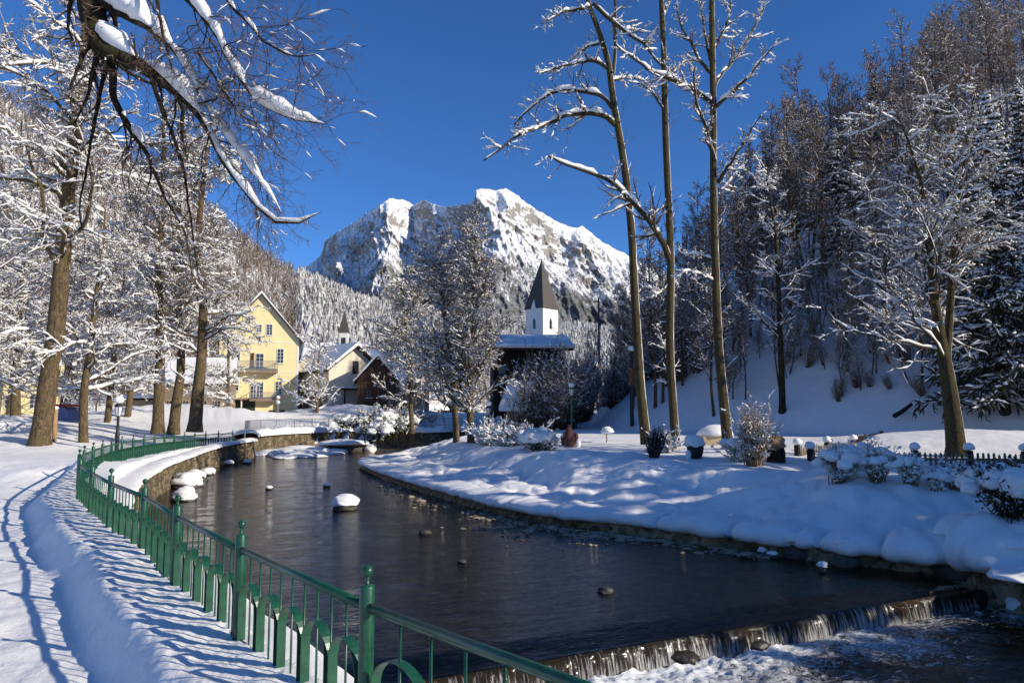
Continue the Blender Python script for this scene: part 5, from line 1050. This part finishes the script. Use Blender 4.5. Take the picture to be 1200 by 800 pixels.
for k, (px, py, R_, H_2, cp_, lf, lab) in enumerate([(492, 516, .7, 1.1, 4, 500, 'yellowish frosted bush at the tip of the point'), (575, 520, .85, 1.0, 14, 300, 'frosted pale bush just right of the tallest tree on the point'), (600, 522, .7, .9, 8, 500, 'brownish frosted bush between two paler ones on the point'), (505, 518, .5, .7, 5, 300, 'low frosted bush behind the yellowish one'),
                                   (618, 521, .6, .8, 10, 200, 'frosted bush touching the snow domed bush')]):
    shrub('frosted_bush', T(px, py), R_, H_2, 260 + k, lab, n=70, snow=.035, thr=.2, mat=M['dried'], rmin=.008, ang=(5, 70), caps=cp_, capr=.22, leafy=lf, group=gp_)
shrub('domed_bush', T(631, 527), .7, .75, 270, 'dark bush under one smooth dome of snow at the bank edge', n=60, snow=.02, thr=.5, mat=M['bark_dark'], rmin=.008, ang=(5, 75), caps=16, capr=.36, leafy=900)
# snow laden thicket at the far bend of the river
for k, (px, py, d, R_, H_2, lab) in enumerate([(440, 518, 50, 1.6, 2.0, 'dark snow laden bush overhanging the far bend of the river'), (455, 512, 53, 1.8, 2.6, 'tall dark bush with snow pads at the far bend'), (425, 505, 60, 1.8, 1.7, 'snow padded bush on the end of the far wall'), (470, 508, 56, 1.6, 2.4, 'dark bush behind the leftmost tree of the point'), (405, 500, 64, 1.4, 1.4, 'low bush heaped with snow on the far wall'), (450, 500, 66, 2.2, 2.6, 'broad snowy bush below the brown chalet')]):
    shrub('river_bush', P(px, py, d), R_ * .75, H_2 * .62, 280 + k, lab, n=60, snow=.045, thr=.45, mat=M['bark_dark'], rmin=.014, ang=(3, 50), caps=14, capr=.40, leafy=3500, group='snow padded bushes at the far bend')
# small things on the left
r = thing_at('wooden_post', 63, 517, 'tan wooden post beside the massive linden trunk', 'post'); m = MB(); m.lathe([(.13, -.3), (.12, 1.7), (.10, 1.74)], n=10); m.build('shaft', M['tan'], r, True); m = MB(); m.blob((0, 0, 1.78), (.15, .15, .1), 3, 10, 8); m.build('snow_cap', M['snow'], r, True)
p = P(72, 500, 58); r = empty('tarpaulin', tuple(p)); tag(r, 'blue grey tarpaulin tent with a red ridge behind the massive linden', 'tarpaulin'); m = MB(); m.prism([(-.9, -.4), (1.3, -.4), (.2, 1.5), (-.6, 1.6)], 0, 2.2); m.build('cover', plain('blue_tarpaulin', (.12, .17, .34), .5), r); m = MB(); m.box(-.7, .5, .1, 2.0, 1.61, 1.8); m.build('ridge', plain('red_cloth', (.3, .02, .03), .7), r)
def car(px, py, d, yaw, label):
    p = P(px, py, d); r = empty('parked_car', tuple(p), math.radians(yaw)); tag(r, label, 'car', 'cars parked before the low beige building')
    prof = [(-2.0, .35), (-2.05, .75), (-1.85, .9), (-1.35, .95), (-.75, 1.4), (.75, 1.42), (1.35, 1.0), (1.95, .88), (2.05, .5), (2.0, .3)]
    m = MB(); m.prism(prof, -.82, .82); bo = m.build('body', M['black'], r); bv = bo.modifiers.new('b', 'BEVEL'); bv.width = .08; bv.segments = 2
    m = MB(); m.prism([(-1.2, .97), (-.72, 1.34), (.7, 1.35), (1.15, 1.0)], -.835, .835); m.build('windows', M['glass'], r)
    for a in (-1.25, 1.25):
        for b_ in (-.8, .62): m = MB(); m.tube([(a, b_, .3), (a, b_ + .2, .3)], .31, 14); m.build('wheel', M['black'], r)
    m = MB(); m.blob((0, 0, 1.4), (.95, .8, .35), 3, 16, 10, .1, 1.6, .1); m.blob((-1.6, 0, .92), (.5, .78, .2), 5, 14, 8, .1, 1.6, .1); m.blob((1.6, 0, .95), (.45, .78, .2), 6, 14, 8, .1, 1.6, .1); m.build('snow_cover', M['snow'], r, True)
car(158, 497, 74, 8, 'dark parked car under snow, left of the first close linden trunk'); car(174, 496, 78, 0, 'dark parked car under snow, half hidden by the close linden trunks')

# ------------------------------------------------------------------ rocks and snow lumps in and along the river
def boulder(px, py, z, R_, label, seed, rock=(1, .8, .5), snow=(1, .85, .6), dz_=.45, cat='boulder', group=None, name='snow_capped_boulder'):
    q = G(px, py, z); r = empty(name, tuple(q)); tag(r, label, cat, group)
    m = MB(); m.blob((0, 0, 0), tuple(R_ * x for x in rock), seed, 18, 12, .35, 1.8); m.build('rock', M['rock'], r, True)
    if snow: m = MB(); m.blob((0, 0, R_ * dz_), tuple(R_ * x for x in snow), seed * 5 + 3, 28, 18, .30, 1.5, .35); m.build('snow_cap', M['snow'], r, True)
    return r
boulder(404, 596, WZ, .36, 'boulder with a thick white cap of snow alone in mid river', 301, (1, .8, .55), (1.15, 1, .85))
boulder(315, 573, WZ, .14, 'tiny snow capped stone in mid river, upstream of the big one', 302); boulder(383, 570, WZ, .15, 'small snow capped stone upstream and left of the big boulder', 303)
gl_ = 'snow covered stones at the foot of the left wall'
for k, (px, py, R_, lab) in enumerate([(219, 570, .62, 'largest snow heap at the foot of the left wall'), (228, 562, .5, 'snow heap just behind the largest one'), (216, 586, .42, 'nearest snow heap at the foot of the left wall, low in the water'), (243, 556, .38, 'farthest snow heap at the bend of the left wall'), (206, 562, .4, 'snow heap pressed against the left wall'), (218, 579, .33, 'small snow heap between the largest and the nearest')]):
    boulder(px, py, WZ, R_, lab, 310 + k, (1, .8, .5), (1.0, .8, .72), .22, group=gl_)
# snowy shoal before the far wall
m = MB(); rg = np.random.default_rng(5)
for k in range(26):
    px = rg.uniform(283, 395); py = 541 - 9 * (px - 283) / 112 - rg.uniform(0, 9); q = G(px, py, WZ); m.blob(tuple(q), (rg.uniform(.8, 1.7), rg.uniform(.7, 1.3), rg.uniform(.15, .38)), k, 18, 10, .15, 1.5, .4)
tag(m.build('snowy_shoal', M['snow'], smooth=True), kind='structure')
for k, (px, py, R_) in enumerate([(268, 545, .3), (290, 543, .25), (362, 533, .3), (382, 531, .35)]): boulder(px, py, WZ, R_, ['leftmost small snowy rock off the far shoal', 'second small snowy rock off the far shoal', 'third small snowy rock off the far shoal', 'rightmost small snowy rock off the far shoal'][k], 330 + k)
q = G(405, 528, WZ); r = empty('snow_capped_boulder', tuple(q)); tag(r, 'wide dark boulder under a thick arch of snow at the far bend', 'boulder'); m = MB(); m.blob((0, 0, .1), (1.6, 1, .5), 44, 18, 12, .3); m.build('rock', M['rock'], r, True); m = MB(); m.blob((0, 0, .55), (2.2, 1.3, .35), 45, 22, 12, .15, 1.6, .5); m.blob((-1.9, 0, .1), (.5, .6, .45), 46); m.blob((1.9, 0, .2), (.5, .6, .5), 47); m.build('snow_cap', M['snow'], r, True)
# stones and dark undercuts along the right bank
gr_ = 'snow hooded rocks along the right waterline'
for k, (px, py, R_, rk, sn_, dz_, lab) in enumerate([(792, 628, .21, (.8, .8, .5), (1, 1, .8), .6, 'single round snow ball at the right waterline, below the rightmost poplar'), (936, 651, .27, (1.25, 1.0, .95), (1.15, 1.0, .7), 1.25, 'tall dark rock with a pale loaf of snow at the right waterline'), (991, 661, .26, (1.0, 1.1, 1.0), (.9, .9, .5), 1.6, 'dark rock recess under the snow, right of the loaf topped rock'),
      (964, 668, .10, (.8, .8, .9), (1, 1, .9), .9, 'tiny pointed snow cap in the water between two dark rocks'), (905, 652, .12, (1, .9, .5), (1, .8, .5), .5, 'small wet stone with snow left of the loaf topped rock'), (893, 648, .1, (1, .9, .5), (1, .8, .9), .5, 'tiny snow tuft at the waterline')]):
    boulder(px, py, WZ, R_, lab, 340 + k, rk, sn_, dz_, group=gr_)
for k, (px, py, z, R_, rk, sn_, dz_, lab) in enumerate([(1150, 700, WZ2, .8, (1.2, .8, 1.05), (1.0, .8, .45), 1.55, 'dark rock face below the right bank, end of the weir'), (1215, 705, WZ2, .8, (1.3, .9, .95), (1.5, 1.1, .6), 1.4, 'dark rock under a snow pillow at the right edge'), (1196, 722, WZ2, .22, (1, 1, .8), (1.1, 1.1, 1), .6, 'small white snow mound in the lower pool at the right edge'), (1122, 672, WZ, .38, (1.0, .9, .9), None, 0, 'bare dark rock in the cleft above the weir end')]):
    boulder(px, py, z, R_, lab, 360 + k, rk, sn_, dz_)
for k, (px, py, z, R_, lab) in enumerate([(710, 692, WZ, .13, 'dark wet stone with ice breaking the water above the weir'), (541, 658, WZ, .09, 'small dark stone in mid river above the weir'), (498, 624, WZ, .15, 'pale stone standing out of the shallows'), (795, 772, WZ2 + .12, .42, 'black wet rock in the white water below the weir'), (885, 757, WZ2 + .1, .36, 'black wet rock downstream right in the white water'), (690, 785, WZ2 + .12, .3, 'black rock at the foot of the weir, left part')]):
    o = boulder(px, py, z, R_, lab, 380 + k, (1.1, .8, .55), None, name='river_rock')
    if py > 700: o.children[0].data.materials[0] = M['wetrock']; o.scale = (.62, .62, .62)
# overhanging edge of the deep snow along the right waterline
pR = resample(catmull(Rline[3:21], 6), 420); tR = np.gradient(pR, axis=0); tR /= np.linalg.norm(tR, axis=1, keepdims=True); nR = np.stack([tR[:, 1], -tR[:, 0]], -1); sR = np.r_[0, np.cumsum(np.linalg.norm(np.diff(pR, axis=0), axis=1))]
amp = np.interp(pR[:, 1], [11, 14, 18, 24, 34, 44], [.75, .72, .50, .26, .14, .08]); lobe = np.abs(2 * vn(sR * .95, 0 * sR, 91) - 1) ** .7 * .75 + np.abs(2 * vn(sR * 2.3, 0 * sR, 92) - 1) ** .8 * .32
Lo = amp * (lobe * 1.15 - .30); hh_ = .02 + .50 * amp * lobe - .45 * (1 - sm(.08, .26, lobe)) * (amp > .2); rows = []
for o_, a_, zz_ in ((-1.25, 0, None), (-.85, 0, None), (-.5, .0, .97), (-.22, .25, .85), (.0, .75, .62), (.02, 1.0, .30), (.0, .95, .05), (-.04, .6, -.12), (-.12, .1, -.16), (-.35, 0, -.1)):
    q_ = pR + nR * (o_ + a_ * Lo)[:, None]; g_ = ground_h(q_[:, 0], q_[:, 1]); gi = ground_h((pR - nR * .6)[:, 0], (pR - nR * .6)[:, 1])
    lob2 = np.abs(2 * vn(sR * 1.6, 0 * sR + o_ * 2.2, 96) - 1) ** .8
    z_ = g_ + .16 * amp * (lob2 - .3) + (.012 if o_ < -1 else .02 + .08 * lobe) - (.08 if o_ < -1.2 else 0) if zz_ is None else WZ + .24 + (gi + hh_ - WZ - .24) * zz_
    rows.append(np.c_[q_, z_ + (.05 * (vn(sR * 4, 0 * sR + o_ * 9, 93) - .5) + .03 * (vn(sR * 9, 0 * sR + o_ * 15, 94) - .5)) * min(1, amp.max() * 2)])
Rr_ = np.array(rows); k, n = Rr_.shape[:2]; i = np.arange(k - 1)[:, None] * n; j = np.arange(n - 1)[None]; a = i + j
tag(mk('snow_bank_edge', Rr_, [np.stack([a, a + n, a + n + 1, a + 1], -1).reshape(-1, 4)], M['snow']), 'rounded lip of deep snow hanging over the right waterline', kind='structure')
# gravel along the right waterline
rg = np.random.default_rng(9); parts = []; n = 2600
px = rg.uniform(428, 900, n); yy = np.interp(px, [428, 450, 500, 545, 600, 660, 740, 800, 900], [553, 563, 579, 593, 607, 616, 626, 635, 648]); spread = np.interp(px, [428, 500, 560, 640, 760, 900], [5, 13, 17, 11, 5, 3])
off = np.abs(rg.normal(size=n)) * spread * .8 + 1.0; Q = np.array([G(a_, b_, WZ) for a_, b_ in zip(px, yy + off)]); bed_ = ground_h(Q[:, 0], Q[:, 1])
clump = fbm(Q[:, 0] * 1.1, Q[:, 1] * 1.1, 3, 99); S = np.minimum(.15, .018 / (rg.random(n) ** .5 + .07)) * rg.uniform(.7, 1.3, n)
emerge = (clump + .35 * np.exp(-off / 5)) > .57; Q[:, 2] = np.where(emerge, WZ - .25 * S, np.minimum(bed_ + .3 * S, WZ - .3 * S))
for k in range(n): parts.append(blob(tuple(Q[k]), (S[k] * rg.uniform(.9, 1.8), S[k], S[k] * rg.uniform(.35, .7)), k, 7, 5, .35, 2.2))
v, f = join(parts); tag(mk('gravel', v, [f], M['gravel'], smooth=True), 'pale pebbles strewn along the right waterline', kind='stuff')

# ------------------------------------------------------------------ unseen spruces added beyond the right edge to shade bank and slope
go_ = 'unseen spruces added to shade the bank'
for k, (x, y, H) in enumerate([(18.5, 7.2, 8.5), (22, 8.6, 10), (24.5, 11.6, 10.5), (28, 13, 12), (30.5, 16, 12.5)]):
    o = copy_tree(sp0); o.location = (x, y, gz(x, y) - .1); o.scale = (H / 15 * 1.35, H / 15 * 1.35, H / 15); o.rotation_euler = (0, 0, k * 2.1); o['label'] = 'dense spruce added out of view on the right to shade the bank'; o['group'] = go_

rg = np.random.default_rng(77)
for k in range(30):  # out of view, put in only to throw shade on the lower hillside
    t_ = rg.uniform(0, 1); x = 44 + 40 * t_ + rg.normal() * 2; y = 40 + 20 * t_ + rg.uniform(-6, 6)
    if x < y * .82 + 4: x = y * .82 + 4
    H = rg.uniform(18, 26); o = copy_tree(sp0); o.location = (x, y, gz(x, y) - .2); o.scale = (H / 15,) * 3; o.rotation_euler = (0, 0, k * 2.1); o['label'] = 'tall spruce added out of view on the right to shade the open slope'; o['group'] = 'unseen tall spruces added to shade the slope'
for k, (x, y, H) in enumerate([(15.2, 6.2, 7), (20.5, 10.5, 8.5), (25.5, 15.2, 8), (22, 4.5, 10), (27.5, 8, 12), (36, 14.5, 15), (33, 11, 13), (25, 10.0, 13), (26, 12.4, 12.5), (31, 15.2, 19), (21, 11.2, 13), (30, 11.0, 13)]):  # further unseen spruces, placed to block sun from the bank
    o = copy_tree(sp0); o.location = (x, y, gz(x, y) - .1); o.scale = (H / 15 * 1.35, H / 15 * 1.35, H / 15); o.rotation_euler = (0, 0, k * 1.1); o['label'] = 'dense spruce added out of view on the right to shade the bank'; o['group'] = go_
